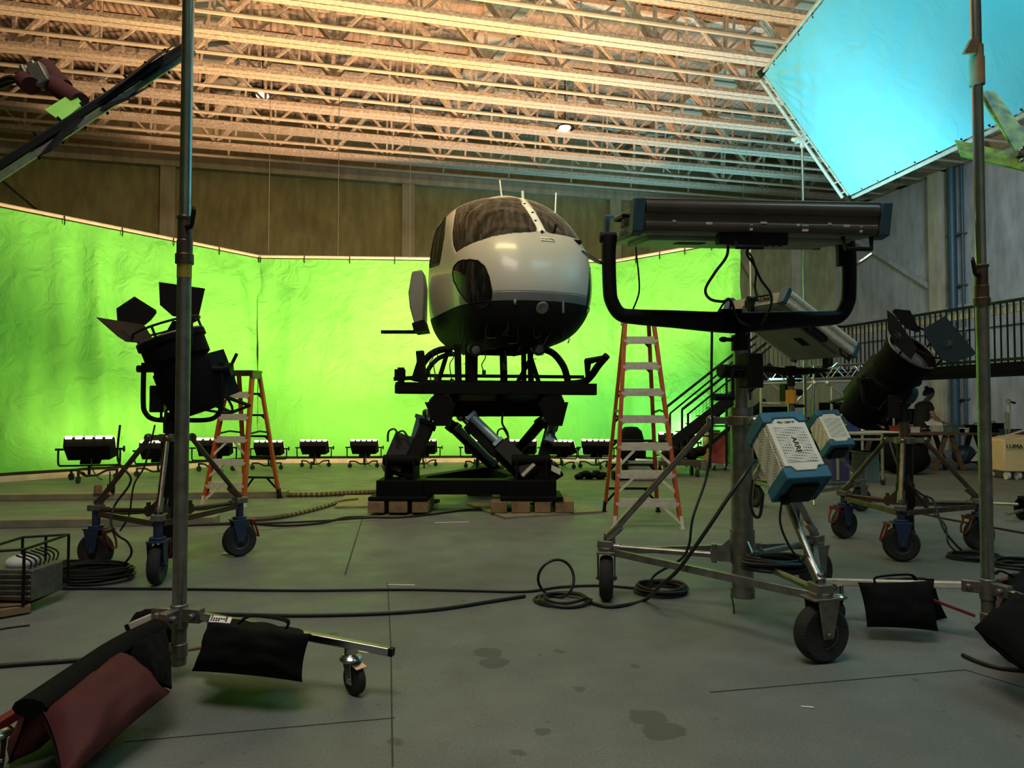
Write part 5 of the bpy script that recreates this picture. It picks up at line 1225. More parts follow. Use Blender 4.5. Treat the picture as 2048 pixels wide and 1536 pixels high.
# stand that holds the loose curtain edge
cs = thing('curtain_stand', 'thin stand with a pale clamp at the loose edge of the green curtain', 'light stand', P(1494, 930, 15.9))
q = P(1500, 478, 15.9); B().cyl((q.x, q.y, 0), q, .03, n=10).obj('pole', 'paletube', cs); B().ell(q, (.10, .08, .08)).obj('clamp', 'white', cs)
for i in range(3): a = i*2.1; B().cyl((q.x, q.y, .6), (q.x+cos(a)*.26, q.y+sin(a)*.26, .02), .015, n=8).obj('leg', 'paletube', cs)
# dark cases under the platform
for i, (x, Y, w, h, d, lab) in enumerate(((1545, 17.2, .68, 1.25, .8, 'dark road case under the platform beside the stairs'), (1612, 17.2, .68, 1.0, .8, 'lower dark road case under the middle of the platform'), (1690, 17.2, .80, 1.35, .8, 'tall dark road case under the platform behind the scaffold'), (1778, 17.4, .90, 1.2, .8, 'dark road case near the standing person'))):
    p = P(x, 900, Y); t = thing('road_case', lab, 'road case', (p.x, p.y, 0), TH, 'dark road cases'); M = WM[t.name].to_3x3()
    B().box((p.x, p.y, h/2+.1), (w, d, h), M).obj('body', 'blackmatte', t, bevel=.01)
    b = B(); b.box(V3((p.x, p.y, h*.62+.1)), (w+.01, d+.01, .03), M); b.obj('edge_trim', 'blacksteel', t)
    b = B()
    for s in (-1, 1): b.box(V3((p.x, p.y, h*.62+.08))+M @ V3((s*w*.3, -d/2-.01, 0)), (.12, .02, .05), M)
    b.obj('latch', 'alu', t)
    for sx_ in (-1, 1):
        for sy in (-1, 1): c = V3((p.x, p.y, .05))+M @ V3((sx_*w*.42, sy*d*.4, 0)); B().cyl(c-V3((.02, 0, 0)), c+V3((.02, 0, 0)), .05, n=10).obj('caster', 'rubber', t)
# ---- rolling tubular work cart with bins
wc = thing('tube_cart', 'pale tubular work cart with two rails in front of the scaffold', 'cart', P(1715, 965, 12.6))
MT['greytube'] = mat('grey_tube', (.40, .42, .34), .35, .7)
for y in (868, 879): B().cyl(P(1674, y, 12.5), P(1764, y, 12.5), .022, n=10).obj('rail', 'paletube', wc)
for y in (868,): B().cyl(P(1674, y, 13.1), P(1764, y, 13.1), .022, n=10).obj('rail', 'paletube', wc)
for x, Y in ((1675, 12.5), (1764, 12.5), (1675, 13.1), (1764, 13.1)):
    p = P(x, 868, Y); B().cyl((p.x, p.y, .08), (p.x, p.y, p.z), .026, n=10).obj('leg', 'greytube', wc); B().cyl((p.x-.02, p.y, .05), (p.x+.02, p.y, .05), .05, n=12).obj('caster', 'rubber', wc)
p0, p1 = P(1676, 866, 12.5), P(1762, 866, 13.1); zt = p0.z+.03
B().box(((p0.x+p1.x)/2, 12.8, zt-.02), (p1.x-p0.x+.1, .6, .025)).obj('shelf', 'kerb', wc)
MT['cratered'] = mat('red_plastic', (.32, .06, .03), .5); MT['crateyellow'] = mat('yellow_box', (.50, .36, .10), .6); MT['crateblue'] = mat('blue_plastic_bin', (.03, .06, .22), .5); MT['purple'] = mat('purple_cloth', (.05, .04, .16), .7); MT['teal'] = mat('teal_bin', (.10, .16, .15), .6)
def bx(name, lab, x0, x1, y0, y1, Y, d, m, zb=None, grp=None):
    a, c = P(x0, y1, Y), P(x1, y0, Y); z0 = a.z if zb is None else zb
    b = B(); w = c.x-a.x; h = c.z-a.z; o = V3((a.x+w/2, Y+d/2, z0+h/2)); b.box(o, (w, d, h)); b.box(o+V3((0, 0, h*.5-.015)), (w+.03, d+.03, .03))
    for i in range(3): b.box(o+V3(((i-1)*w*.3, -d/2-.006, -h*.08)), (w*.05, .012, h*.7))
    return simple(name, lab, 'crate', b, m, .008, grp)
bx('yellow_box', 'small yellow box on the tubular cart beside the blue bin', 1669, 1691, 838, 852, 12.6, .3, 'crateyellow', zt)
bx('red_tin', 'small red tin in front of the yellow box on the tubular cart', 1672, 1686, 854, 866, 12.52, .08, 'cratered', zt)
bx('blue_bin', 'dark blue plastic bin on the tubular cart', 1694, 1722, 832, 860, 12.6, .4, 'crateblue', zt)
bx('purple_bag_box', 'purple cloth-covered box on the floor under the tubular cart', 1664, 1698, 880, 945, 12.9, .5, 'purple', 0)
bx('teal_bin', 'grey-green bin on the floor under the tubular cart', 1730, 1758, 884, 945, 12.9, .5, 'teal', 0)
# ---- work table on trestles, person, clutter
YT = 15.2
a, c = P(1760, 866, YT), P(2004, 866, YT); zt2 = a.z
tb = thing('work_table', 'long dark work table on wooden trestles', 'table', ((a.x+c.x)/2, YT+.35, 0))
B().box(((a.x+c.x)/2, YT+.35, zt2-.02), (c.x-a.x, .8, .05)).obj('tabletop', 'darkwood', tb, bevel=.006)
for x in (1780, 1900, 1985):
    p = P(x, 866, YT)
    for s in (-1, 1):
        for yy in (.05, .65): B().beam((p.x+s*.06, YT+yy, zt2-.05), (p.x+s*.30, YT+yy, .0), .05, .09).obj('leg', 'darkwood', tb)
    B().beam((p.x-.24, YT+.35, .16), (p.x+.24, YT+.35, .16), .6, .03).obj('trestle_shelf', 'darkwood', tb)
for x, s in ((1880, 1), (1955, -1)):
    p = P(x, 922, YT-.03); B().plate([p, p+V3((.14*s, 0, 0)), p+V3((0, 0, .16))], .02).obj('gusset', 'white', tb)
p = P(1928, 925, YT+.2); b = B(); b.ell((p.x, p.y, .33), (.24, .2, .2), Ry(-.3)); b.tube([(p.x-.1, p.y-.19, .22), (p.x-.02, p.y-.21, .45)], .01, 6); simple('blue_bag', 'dark blue bag on the trestle shelf under the work table', 'bag', b, 'navy', 0)
for i, (x, w, h, m, nm, lab) in enumerate(((1908, .28, .15, 'teal', 'tool_box', 'dull teal tool box on the work table beside the person'), (1955, .42, .16, 'blackmatte', 'dark_bag', 'low black bag on the work table near the rusty stand'), (1985, .30, .2, 'black', 'dark_case', 'black case at the end of the work table'), (1920, .2, .1, 'white', 'paper_cup_tray', 'pale tray on the work table behind the teal tool box'), (1800, .3, .14, 'cratered', 'red_case', 'reddish case on the work table on the far side of the person'), (1822, .22, .12, 'kerb', 'cardboard_box', 'small pale box on the work table against the person'))):
    p = P(x, 866, YT+.25); b = B(); b.box((p.x, p.y, zt2+.005+h/2), (w, .3, h)); b.box((p.x, p.y, zt2+.005+h-.01), (w+.02, .32, .02)); b.tube([(p.x-w*.2, p.y, zt2+h), (p.x-w*.15, p.y, zt2+h+.04), (p.x+w*.15, p.y, zt2+h+.04), (p.x+w*.2, p.y, zt2+h)], .01, 6)
    simple(nm, lab, 'case', b, m, .01)
def skinned(name, verts, edges, m, parent, sub=2):
    me = bpy.data.meshes.new(name); me.from_pydata([v[:3] for v in verts], edges, []); me.materials.append(MT[m]); o = bpy.data.objects.new(name, me); COL.objects.link(o)
    md = o.modifiers.new('skin', 'SKIN'); md.use_smooth_shade = True
    for sv, v in zip(me.skin_vertices[0].data, verts): sv.radius = (v[3], v[4] if len(v) > 4 else v[3])
    me.skin_vertices[0].data[0].use_root = True
    s = o.modifiers.new('sub', 'SUBSURF'); s.levels = sub; s.render_levels = sub
    if parent: o.parent = parent
    return o
pp = P(1842, 900, 16.25)
ps = thing('person', 'person in a black T-shirt bending over the work table holding a white sheet', 'person', (pp.x, pp.y, 0), 0)
V = [(0, 0, .95, .12, .10), (.02, 0, 1.12, .12, .095), (.06, -.01, 1.28, .16, .12), (.09, -.02, 1.40, .12, .09), (.12, -.03, 1.48, .055), (.15, -.04, 1.55, .06),
     (.09, -.19, 1.38, .065), (.16, -.24, 1.14, .048), (.36, -.16, 1.00, .040), (.09, .17, 1.38, .065), (.20, .20, 1.14, .048), (.40, .08, 1.02, .040),
     (.0, -.10, .80, .10), (.02, -.11, .48, .075), (-.01, -.11, .10, .055), (.14, -.12, .04, .05), (.0, .10, .80, .10), (.02, .11, .48, .075), (-.01, .11, .10, .055), (.14, .12, .04, .05), (.43, -.13, .985, .032), (.47, .05, 1.01, .032)]
E = [(0, 1), (1, 2), (2, 3), (3, 4), (4, 5), (3, 6), (6, 7), (7, 8), (3, 9), (9, 10), (10, 11), (0, 12), (12, 13), (13, 14), (14, 15), (0, 16), (16, 17), (17, 18), (18, 19), (8, 20), (11, 21)]
n0 = len(V)
for hx, hy, hz, sy in ((.43, -.13, .985, 1), (.47, .05, 1.01, -1)):
    hub = 20 if sy > 0 else 21
    for f in range(4):
        o = (f-1.5)*.018; L = (.075, .085, .08, .065)[f]; k = len(V)
        V += [(hx+.05, hy+o, hz-.005, .010), (hx+.05+L*.6, hy+o*1.2, hz-.012, .009), (hx+.05+L, hy+o*1.25, hz-.03, .007)]; E += [(hub, k), (k, k+1), (k+1, k+2)]
    k = len(V); V += [(hx+.03, hy+sy*.04, hz+.01, .011), (hx+.07, hy+sy*.05, hz+.005, .009)]; E += [(hub, k), (k, k+1)]
skinned('body', V, E, 'skin', ps)
hd = B(); RH = Ry(.55); hc = V3((pp.x+.19, pp.y-.05, 1.645)); hd.ell(hc, (.095, .075, .115), RH, 20, 14); hd.ell(hc+RH @ V3((.09, 0, -.02)), (.022, .014, .026), RH); hd.ell(hc+RH @ V3((.06, 0, -.085)), (.04, .035, .03), RH)
for s in (-1, 1): hd.ell(hc+RH @ V3((0, s*.076, -.01)), (.02, .012, .032), RH)
hd.obj('head', 'skin', ps)
f = B()
for s in (-1, 1): f.ell(hc+RH @ V3((.085, s*.03, .015)), (.012, .014, .008), RH)
f.ell(hc+RH @ V3((.085, 0, -.06)), (.012, .025, .006), RH); f.obj('eyes_and_mouth', 'hair', ps)
h = B(); h.ell(hc+RH @ V3((-.018, 0, .022)), (.098, .086, .112), RH, 20, 12); h.ell(hc+RH @ V3((-.09, 0, -.03)), (.05, .06, .09), RH); h.ell(hc+RH @ V3((-.12, .01, .07)), (.045, .045, .045), RH); h.obj('hair', 'hair', ps)
sh = [(0, 0, .74, .23, .20), (.02, 0, 1.12, .19, .155), (.06, -.01, 1.28, .20, .16), (.09, -.02, 1.41, .15, .12), (.11, -.03, 1.45, .07), (.09, -.19, 1.39, .08), (.13, -.23, 1.24, .072), (.09, .17, 1.39, .08), (.16, .20, 1.24, .072)]
o = skinned('t_shirt', sh, [(0, 1), (1, 2), (2, 3), (3, 4), (3, 5), (5, 6), (3, 7), (7, 8)], 'cloth_black', ps)
tr = [(0, 0, .95, .19, .165), (.0, -.10, .80, .135), (.02, -.11, .48, .09), (-.01, -.11, .12, .075), (.0, .10, .80, .135), (.02, .11, .48, .10), (-.01, .11, .12, .08)]
skinned('trousers', tr, [(0, 1), (1, 2), (2, 3), (0, 4), (4, 5), (5, 6)], 'cloth_black', ps)
B().grid(lambda u, v: P(1855+u*32, 851-v*18+3*sin(u*3)-4*u, 15.95) + V3((0, v*.30, .02*sin(u*5))), 10, 6).obj('paper', 'paper', None, solid=.003)
tag(bpy.data.objects['paper'], 'curved white sheet of paper held over the work table', 'paper')
# small things behind the table
ls = thing('short_stand', 'small pale stand with a crossbar behind the work table', 'light stand', P(1787, 930, 16.0))
q = P(1787, 815, 16.0); B().cyl((q.x, q.y, 0), q, .025, n=10).obj('pole', 'paletube', ls); B().tube([P(1774, 818, 16.0), P(1787, 815, 16), P(1804, 808, 16)], .02, 6).obj('crossbar', 'paletube', ls)
for i in range(3): a_ = i*2.1; B().cyl((q.x, q.y, .5), (q.x+cos(a_)*.4, q.y+sin(a_)*.4, .02), .014, n=8).obj('leg', 'paletube', ls)
for i, x in enumerate((1978, 1986, 1994, 2002, 2010)):
    p = P(x, 936, 16.6); tag(B().beam((p.x, 16.6, .0), (p.x+.02, 17.0, .78+.05*(i % 3)), .07, .02).obj('wooden_slat', 'wood', bevel=.003), 'brown wooden slat standing behind the work table end, %s from the table' % ['first', 'second', 'third', 'fourth', 'last'][i], 'slat', 'wooden slats by the table')
b = B(); p = P(1796, 930, 14.6)
b.ell((p.x, p.y, .42), (.40, .3, .42)); b.ell((p.x+.15, p.y-.1, .30), (.42, .3, .3)); b.ell((p.x-.2, p.y, .7), (.22, .2, .15))
simple('covered_heap', 'dark cloth-covered heap in front of the work table under the person', 'covered equipment', b, 'blackbag', 0)
for i, (x, y) in enumerate(((1832, 934), (1850, 936))): p = Fz(x, y); b = B(); b.lathe([(.02, 0), (.09, .01), (.10, .03), (.08, .035), (0, .02)], p, n=14); simple('white_dish', 'small white dish on the floor before the dark heap, %s' % ('the smaller one', 'the flatter one')[i], 'dish', b, 'white', 0)
# ---- canvas cart with lettering
MT['canvas'] = mat('cream_canvas', (.85, .66, .36), .85, var=.08, vscale=3, bump=.4, bscale=12)
YL = 13.4; lc = thing('canvas_cart', 'cream canvas hamper on white casters lettered in black', 'cart', P(2035, 958, YL))
A, C = P(2011, 946, YL), P(2062, 870, YL); A.z = .15
B().add([A, V3((C.x, YL-.1, .15)), V3((C.x, YL-.1, C.z)), V3((P(2007, 880, YL).x, YL, P(2007, 880, YL).z)), A+V3((0, .6, 0)), V3((C.x, YL+.6, .15)), V3((C.x, YL+.6, C.z)), V3((P(2007, 880, YL).x, YL+.6, P(2007, 880, YL).z))], [(0, 1, 2, 3), (5, 4, 7, 6), (4, 0, 3, 7), (1, 5, 6, 2), (3, 2, 6, 7), (4, 5, 1, 0)]).obj('hamper', 'canvas', lc, bevel=.02)
B().beam(P(2008, 873, YL-.06), P(2052, 859, YL-.12), .04, .03).obj('rim_bar', 'alu', lc)
lettering('LUMA', .105, P(2029, 893, YL-.075), (1, -.17, 0), (0, 0, 1), lc, 'black', .006)
for x in (2018, 2040): p = P(x, 952, YL); B().cyl((p.x-.025, YL+.05, .07), (p.x+.025, YL+.05, .07), .07, n=16).obj('caster', 'white', lc); B().cyl((p.x-.025, YL+.5, .07), (p.x+.025, YL+.5, .07), .07, n=16).obj('caster', 'white', lc)
B().box(V3((C.x+.02, YL+.25, .55)), (.03, .7, .6)).obj('red_side', 'red', lc)
ms = thing('small_stand', 'thin stand with a pale knob behind the canvas hamper', 'light stand', P(2012, 935, 14.2))
q = P(2017, 803, 14.2); B().cyl((q.x, q.y, 0), (q.x, q.y, q.z), .02, n=8).obj('pole', 'paletube', ms); B().cyl((q.x-.06, q.y, 0.2), (q.x-.06, q.y, q.z-.2), .016, n=8).obj('side_tube', 'greytube', ms); B().ell(q, (.05,)*3).obj('knob', 'white', ms); B().cyl(q-V3((0, 0, .22)), q-V3((0, 0, .06)), .035, n=10).obj('sleeve', 'white', ms); B().cyl(q, q+V3((.13, 0, -.03)), .02, n=8).obj('arm', 'black', ms)
for i in range(3): a_ = i*2.1+.5; B().cyl((q.x, q.y, .4), (q.x+cos(a_)*.35, q.y+sin(a_)*.35, .02), .014, n=8).obj('leg', 'paletube', ms)
bx('grey_crate', 'grey-blue crate behind the canvas hamper', 2034, 2075, 850, 940, 14.4, .5, 'steelblue', 0)
# ---- red hamper, dolly and dark gear near the stairs
rh = thing('red_hamper', 'ribbed red hamper on wheels beyond the stairs', 'hamper', P(1436, 935, 15.3))
MT['redglow'] = mat('red_plastic_ribbed', (.62, .13, .09), .5)
A, C = P(1420, 926, 15.3), P(1453, 868, 15.3)
b = B(); w = C.x-A.x; b.box((A.x+w/2, 15.6, (A.z+C.z)/2), (w, .6, C.z-A.z))
for i in range(8): b.box((A.x+w*(i+.5)/8, 15.29, (A.z+C.z)/2), (w*.05, .03, (C.z-A.z)*.92))
b.obj('body', 'redglow', rh, bevel=.01); B().box((A.x+w/2, 15.6, C.z+.01), (w+.06, .66, .05)).obj('rim', 'redglow', rh, bevel=.01)
for x in (1428, 1450):
    p = P(x, 930, 15.35); B().cyl((p.x-.02, 15.35, .06), (p.x+.02, 15.35, .06), .06, n=12).obj('caster', 'rubber', rh); B().cyl((p.x, 15.35, .06), (p.x, 15.35, A.z), .03, n=8).obj('caster_stem', 'white', rh)
dl = thing('flat_dolly', 'low grey flatbed dolly below the stairs', 'dolly', P(1375, 952, 13.9))
a, c = P(1318, 926, 13.9), P(1413, 926, 13.9); B().box(((a.x+c.x)/2, 14.2, a.z), (c.x-a.x, .6, .10)).obj('deck', 'panelbar', dl, bevel=.01)
B().box((c.x-.05, 14.2, a.z-.06), (.12, .62, .16)).obj('end_plate', 'castmetal', dl, bevel=.01)
for x in (1330, 1396):
    for yy in (13.95, 14.4): p = P(x, 940, 13.9); B().cyl((p.x-.025, yy, .075), (p.x+.025, yy, .075), .075, n=14).obj('caster', 'rubber', dl); B().cyl((p.x, yy, .08), (p.x, yy, a.z), .03, n=8).obj('caster_stem', 'castmetal', dl)
b = B()
for i in range(9): x = 1335+i*8.5; p = P(x, 905, 14.1); b.ell((p.x, 14.2+.1*(i % 2), a.z+.13+.04*(i % 3)), (.12, .15, .10))
simple('dark_gear', 'jumbled dark gear piled on the flatbed dolly', 'equipment', b, 'blackmatte', 0)
cg = thing('covered_light', 'hooded black light under a dark cover seen through the tall ladder', 'covered light', P(1262, 940, 13.6))
b = B(); c = P(1262, 872, 13.7); b.lathe([(.23, -.20), (.24, -.05), (.20, .10), (.12, .17), (0, .18)], c, n=10); b.obj('cover', 'blackbag', cg)
b = B(); b.box(c-V3((0, 0, .30)), (.50, .35, .22)); b.cyl(c-V3((.05, 0, .78)), c-V3((.05, 0, .4)), .13, n=12); b.box(V3((c.x-.02, c.y, .06)), (.5, .4, .12)); b.obj('housing', 'blackmatte', cg, bevel=.015)
MT['clearbox'] = mat('clear_plastic', (.45, .5, .45), .2, 0, trans=.35)
b = B(); p0, p1 = P(1262, 936, 13.2), P(1312, 918, 13.2); w = p1.x-p0.x; h = p1.z-p0.z; z0 = .0
for (q, d) in (((w/2, 0, .18), (w, .01, .30)), ((w/2, .34, .18), (w, .01, .30)), ((0, .17, .18), (.01, .34, .30)), ((w, .17, .18), (.01, .34, .30)), ((w/2, .17, .02), (w, .34, .02)), ((w/2, 0, .33), (w+.03, .03, .03)), ((w/2, .34, .33), (w+.03, .03, .03))): b.box(V3((p0.x, 13.2, 0))+V3(q), d)
for i in range(4): b.box((p0.x+w*(.1+.27*i), 13.19, .18), (.02, .02, .28))
simple('clear_crate', 'clear ribbed plastic crate on the floor behind the tall ladder', 'crate', b, 'clearbox', .004)
lk = thing('low_black_case', 'long low black case with two pale latches behind the tall ladder', 'case', Fz(1275, 960))
p0, p1 = Fz(1228, 961), Fz(1322, 961); B().box(((p0.x+p1.x)/2, p0.y+.2, .075), (p1.x-p0.x, .4, .15)).obj('body', 'blackmatte', lk, bevel=.01)
for x in (1279, 1313): p = Fz(x, 961); B().box((p.x, p0.y-.005, .07), (.05, .02, .08)).obj('latch', 'white', lk)
b = B()
for i in range(8): p = Fz(1158+i*7, 958); b.ell((p.x, p.y+.05*(i % 2), .045+.03*(i % 3)), (.09, .14, .055))
simple('crumpled_cloth', 'crumpled black cloth on the floor between the base and the tall ladder', 'cloth', b, 'blackbag', 0)
# partly seen black wheeled thing at the edge
dw = thing('camera_dolly', 'black wheeled dolly end poking in at the frame edge behind the rusty stand', 'dolly', Fz(2052, 1040))
p = Fz(2052, 1040); b = B(); b.cyl(p+V3((-.06, 0, .13)), p+V3((.06, 0, .13)), .13, n=20); b.box(p+V3((.02, 0, .18)), (.16, .12, .2)); b.obj('wheel', 'blackmatte', dw, bevel=.01); b = B(); b.cyl(p+V3((-.3, .3, .16)), p+V3((0, 0, .18)), .02); b.cyl(p+V3((-.36, -.2, .10)), p+V3((0, 0, .12)), .02); b.obj('arm', 'greytube', dw)
# ================================================================ CABLES AND THINGS ON THE FLOOR
def cable(pts, r, lab, m='cable', name='cable', n=7, cat='cable', grp=None, sm=8):
    q = []
    for p in pts:
        if isinstance(p, V3): q.append(p)
        elif len(p) == 2: q.append(Fz(p[0], p[1], r*1.02))
        else: q.append(P(*p))
    return tag(B().tube(smooth(q, sm), r, n).obj(name, m), lab, cat, grp)
def coil(cx, cy, rx, turns, r, lab, h=.05, m='cable', seed=0, ry=None, z0=0.0, center=None, wob=.09):
    random.seed(seed); c = center or Fz(cx, cy); pts = []; n = 26
    for i in range(turns*n):
        a = 2*pi*i/n; k = i/(turns*n); t = i//n
        R_ = rx*(1 - .28*abs(((t*37+seed*11) % 10)/10-.3) + wob*sin(a*.5+t*1.7)*.5)
        pts.append(c + V3((cos(a)*R_ + .03*rx*sin(t*2.3), sin(a)*(ry or rx)/rx*R_ + .06*rx*cos(t*1.9), z0 + r + h*(t/turns) + .006*sin(a*2+t))))
    return tag(B().tube(pts, r, 6).obj('cable_coil', m), lab, 'cable coil')
coil(1322, 1185, .185, 9, .0095, 'neat black cable coil on the floor before the near crank stand', .05, seed=2)
coil(1126, 1203, .175, 3, .011, 'loose grey cable loops on the open floor between the stands', .03, seed=4, wob=.3)
p = Fz(1112, 1196); tag(B().tube([p+V3((cos(a)*.125, .03*sin(a*2), .135+sin(a)*.13)) for a in [2*pi*i/30 for i in range(30)]], .010, 6, True).obj('cable_loop', 'cable'), 'single cable loop standing upright on the loose grey loops', 'cable coil')
coil(190, 1160, .29, 11, .010, 'messy black cable heap under the blue caster before the side curtain', .10, seed=6, ry=.20)
coil(125, 1145, .24, 6, .010, 'flatter cable loops beside the messy heap near the wire crate', .05, seed=8, ry=.2)
coil(0, 0, .20, 8, .011, 'black cable coil laid on the arms of the near crank stand', .07, seed=10, ry=.15, center=P(1550, 1140, 4.45))
coil(1950, 1118, .22, 7, .009, 'dark cable coil on the floor beyond the rusty stand', .03, seed=12, ry=.17)
coil(2055, 1135, .25, 5, .010, 'cable loops at the frame edge behind the sandbag pile', .04, seed=13, ry=.17)
coil(1075, 1012, .26, 3, .016, 'pale grey hose loops on the plywood under the motion base', .03, 'greytube', seed=14, ry=.2, z0=.03)
coil(835, 1010, .30, 4, .014, 'dark hose loops on the floor at the motion base corner', .03, 'cable', seed=15, ry=.2, z0=.03)
cable([(40, 1178), (200, 1177), (360, 1178), (600, 1181), (800, 1179), (930, 1181), (1050, 1183), (1120, 1174), (1200, 1171), (1270, 1176)], .010, 'long thin black cable crossing the whole floor to the neat coil')
cable([(372, 1227), (470, 1229), (600, 1231), (760, 1227), (880, 1218), (980, 1203), (1050, 1192)], .0125, 'thick black cable from the tall stand to the loose loops')
cable([(1172, 1202), (1212, 1213), (1250, 1210), (1290, 1200), (1320, 1172, 4.62), (1356, 1140, 4.5), (1410, 1065, 4.45), (1460, 990, 4.45), (1492, 945, 4.48), (1508, 920, 4.6)], .0125, 'thick black cable climbing from the loose loops to the supply box')
cable([(1424, 664, 4.66), (1423, 760, 4.66), (1424, 860, 4.66), (1414, 950, 4.66), (1386, 1035, 4.6), (1378, 1090, 4.6), (1360, 1120, 4.75), (1310, 1150, 4.9), (1296, 1176)], .0085, 'thin black cable hanging from the wide yoke down to the neat coil')
cable([(1455, 470, 4.45), (1454, 510, 4.45), (1430, 545, 4.45), (1411, 578, 4.45), (1420, 598, 4.45), (1446, 603, 4.5), (1458, 598, 4.55), (1466, 612, 4.6), (1470, 628, 4.6), (1482, 645, 4.58), (1500, 652, 4.58)], .009, 'black cable curling from the large panel to the centre of its yoke')
cable([(1272, 462, 5.0), (1272, 500, 5.0), (1277, 545, 5.0), (1278, 585, 5.0), (1266, 619, 5.0)], .006, 'thin cable hanging from the large panel above the tall ladder', name='cable')
cable([(1496, 460, 4.45), (1498, 490, 4.45), (1494, 508, 4.45), (1508, 530, 4.45), (1522, 560, 4.45), (1540, 585, 4.45), (1543, 605, 4.45), (1536, 625, 4.5), (1522, 650, 4.56)], .008, 'knotted black cable dangling from the large panel inside its yoke')
cable([(1498, 505, 4.44), (1506, 520, 4.44), (1512, 545, 4.44), (1510, 575, 4.44), (1516, 603, 4.44)], .006, 'short cable tail hanging free from the knotted cable')
cable([(1436, 625, 4.6), (1448, 606, 4.6), (1460, 600, 4.6), (1461, 620, 4.6)], .007, 'small cable arch standing on the middle of the wide yoke')
cable([(1568, 985, 4.4), (1560, 1040, 4.35), (1575, 1085, 4.3), (1600, 1120, 4.3), (1650, 1165, 4.2), (1672, 1172, 4.1), (1660, 1190, 4.0)], .007, 'thin cable dropping behind the supply box to the front caster')
cable([(1505, 960, 4.55), (1500, 1000, 4.52), (1508, 1030, 4.5), (1520, 1030, 4.5), (1526, 985, 4.5)], .010, 'black cable bight hanging below the supply box')
cable([(1462, 1190, 4.72), (1466, 1205, 4.72), (1468, 1222, 4.72), (1466, 1236, 4.72)], .005, 'thin string dangling from the foot of the near column', 'cable', 'string', cat='string')
cable([(1780, 885, 6.7), (1795, 930, 6.6), (1815, 965, 6.55), (1845, 990, 6.5), (1866, 1000, 6.45), (1880, 1040, 6.3), (1895, 1070, 6.2), (1930, 1105), (1990, 1128), (2060, 1142)], .010, 'black cable falling from the fan spotlight to the floor coil')
cable([(1815, 950, 6.6), (1830, 985, 6.55), (1860, 1020, 6.5), (1890, 1050, 6.3), (1896, 1085, 6.1), (1912, 1104)], .008, 'second thinner cable falling from the fan spotlight')
cable([(1815, 1020), (1880, 1035), (1960, 1050), (2060, 1068)], .012, 'dark cable running along the floor under the work table spotlight')
cable([(1925, 1310), (1960, 1325), (2000, 1336), (2060, 1342)], .011, 'short cable end on the floor beside the corner sandbag')
cable([(-20, 1333), (60, 1327), (130, 1322), (200, 1314), (280, 1290)], .012, 'black cable running behind the red bag to the tall stand')
cable([(-20, 1262), (20, 1255), (60, 1250)], .006, 'short dark cable end near the wire crate')
cable([(48, 1152), (75, 1152), (95, 1150)], .009, 'short cable from the wire crate to the flat loops')
cable([(60, 1174), (90, 1172), (120, 1168)], .009, 'second short cable from the wire crate')
cable([(240, 850, 5.95), (236, 920, 5.95), (262, 960, 5.95), (230, 1010, 5.9), (222, 1045, 5.8), (235, 1070, 5.7), (256, 1085, 5.6), (262, 1110, 5.6), (235, 1140)], .009, 'cable looping from the dark spotlight stand into the messy heap')
cable([(310, 850, 5.9), (290, 930, 5.85), (268, 970, 5.8), (258, 1030, 5.8), (240, 1062, 5.8)], .007, 'thin cable along the leg of the dark spotlight stand')
cable([(330, 1054), (470, 1046), (560, 1051), (640, 1046), (700, 1034), (790, 1035), (860, 1029), (935, 1020), (1010, 1021)], .013, 'dark cable pair lying in front of the plywood sheets')
cable([(400, 1050), (540, 1046), (650, 1041), (720, 1036), (820, 1033)], .011, 'second dark cable beside the pair before the plywood')
# striped hose
def striped(pts, r, lab):
    q = smooth([Fz(a, b, r*1.05) for a, b in pts], 14); b = B(); b.tube(q, r, 8)
    for i in range(0, len(q)-1):
        d = (q[i+1]-q[i]).normalized()
        if i % 2 == 0: b.k = 1; b.cyl(q[i], q[i]+d*.05, r*1.12, n=8); b.k = 0
    return tag(b.obj('striped_hose', ['brass_dull', 'pale_rope']), lab, 'hose')
MT['brass_dull'] = mat('yellow_rope', (.32, .26, .09), .7); MT['pale_rope'] = mat('pale_rope', (.10, .08, .03), .7)
striped([(575, 990), (640, 989), (700, 986), (752, 984)], .032, 'thick twisted hose on the floor between the short ladder and the base')
striped([(462, 1040), (520, 1038), (570, 1032), (630, 1018), (680, 1004), (712, 1000)], .024, 'pale twisted hose curving from the long board to the plywood sheet')
# long boards
for a, c, lab in (((-60, 1003), (572, 995), 'long timber board on the floor behind the dark spotlight, farther of two'), ((-60, 1058), (428, 1050), 'long timber board on the floor behind the dark spotlight, nearer of two')):
    p, q = Fz(*a), Fz(*c); d = (q-p).normalized(); nn = V3((-d.y, d.x, 0)); b = B(); b.beam(p+nn*.12+V3((0, 0, .045)), q+nn*.12+V3((0, 0, .045)), .24, .088); tag(b.obj('timber_board', 'ply', bevel=.006), lab, 'board', 'boards on the floor')
# radio and tin on the farther board
wt = thing('two_way_radio', 'black two-way radio with aerial standing on the farther board', 'radio', P(222, 988, 10.55)); p = P(222, 988, 10.5); z = .09
B().box((p.x, p.y, z+.07), (.10, .05, .135)).obj('body', 'black', wt, bevel=.008); B().cyl((p.x-.02, p.y, z+.13), (p.x-.02, p.y, z+.32), .009, n=8).obj('aerial', 'black', wt); B().cyl((p.x+.02, p.y, z+.13), (p.x+.02, p.y, z+.155), .012, n=8).obj('volume_knob', 'black', wt)
p = P(196, 988, 10.5); b = B(); b.cyl((p.x, p.y, .09), (p.x, p.y, .20), .055, n=16); b.cyl((p.x, p.y, .20), (p.x, p.y, .212), .05, n=16); b.ring((p.x, p.y, .10), (0, 0, 1), .055, .005, 16, 6); simple('drink_can', 'small drink can beside the radio on the farther board', 'can', b, 'wood', 0)
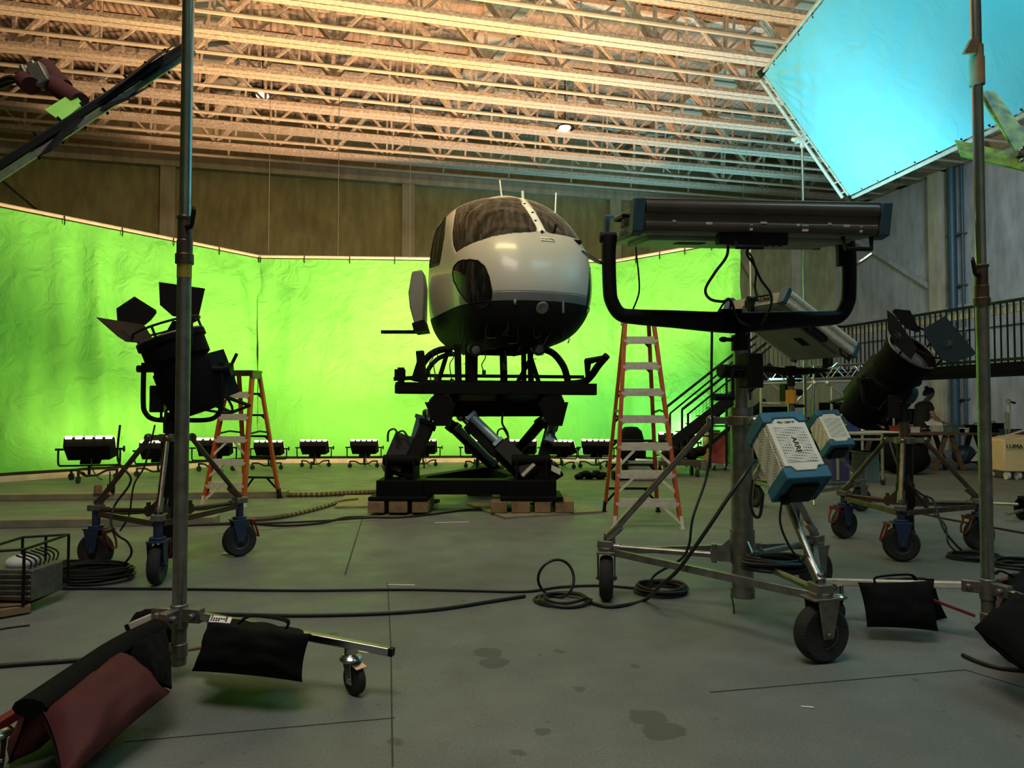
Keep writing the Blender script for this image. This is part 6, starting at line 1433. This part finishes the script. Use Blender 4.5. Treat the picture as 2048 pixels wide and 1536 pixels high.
# wire crate on a board
wb = [Fz(-40, 1240, .02), Fz(62, 1222, .02), Fz(52, 1198, .02), Fz(-40, 1210, .02)]
tag(B().plate([V3((q.x, q.y, .035)) for q in wb], .05).obj('base_board', 'wood', bevel=.006), 'small wooden board under the wire crate', 'board')
cr = thing('wire_crate', 'black wire crate on a small wooden board at the floor edge', 'crate', P(0, 1205, 4.9)); C0 = Fz(46, 1212, .06); Cx = Fz(-60, 1222, .06)
def cc(u, v, w): return C0 + (Cx-C0)*u + V3((-.05, .55, 0))*v + V3((0, 0, .36*w))
for v in (0, 1):
    b = B()
    for w in (0, 1): b.cyl(cc(0, v, w), cc(1, v, w), .009, n=6)
    for u in (0, .5, 1): b.cyl(cc(u, v, 0), cc(u, v, 1), .009, n=6)
    b.obj('side_frame', 'black', cr)
b = B()
for u in (0, 1):
    for w in (0, .5, 1): b.cyl(cc(u, 0, w), cc(u, 1, w), .009, n=6)
b.obj('end_frame', 'black', cr)
b = B()
for i in range(7): b.tube(smooth([cc(.02, .1*i, .1), cc(.1, .1*i+.1, .4), cc(.04, .1*i+.2, .7), cc(.15, .1*i, .9)], 4), .006, 5)
b.obj('wire_tangle', 'cable', cr)
gb = thing('grey_unit', 'grey ribbed electrical unit inside the wire crate', 'electrical unit', cc(.45, .5, .03)); o = (cc(.12, .15, .04)+cc(.9, .85, .6))*.5
b = B(); b.box(o, (.36, .30, .20), Rz(-.05))
for i in range(5): b.box(o+V3((0, -.16, -.07+.035*i)), (.34, .015, .014), Rz(-.05))
b.obj('case', 'castmetal', gb, bevel=.01); B().ell(o+V3((0, 0, .12)), (.10, .1, .05)).obj('dome', 'white', gb)
# scraps
p = Fz(452, 1110); b = B(); b.plate([p+V3((-.05, 0, .008)), p+V3((.04, -.02, .012)), p+V3((.05, .03, .006)), p+V3((-.03, .04, .015))], .004); simple('paper_scrap', 'small torn paper scrap beside the rear blue caster', 'scrap', b, 'kerb', 0)
# ================================================================ FILL LIGHTS (added lamps, set near the top)
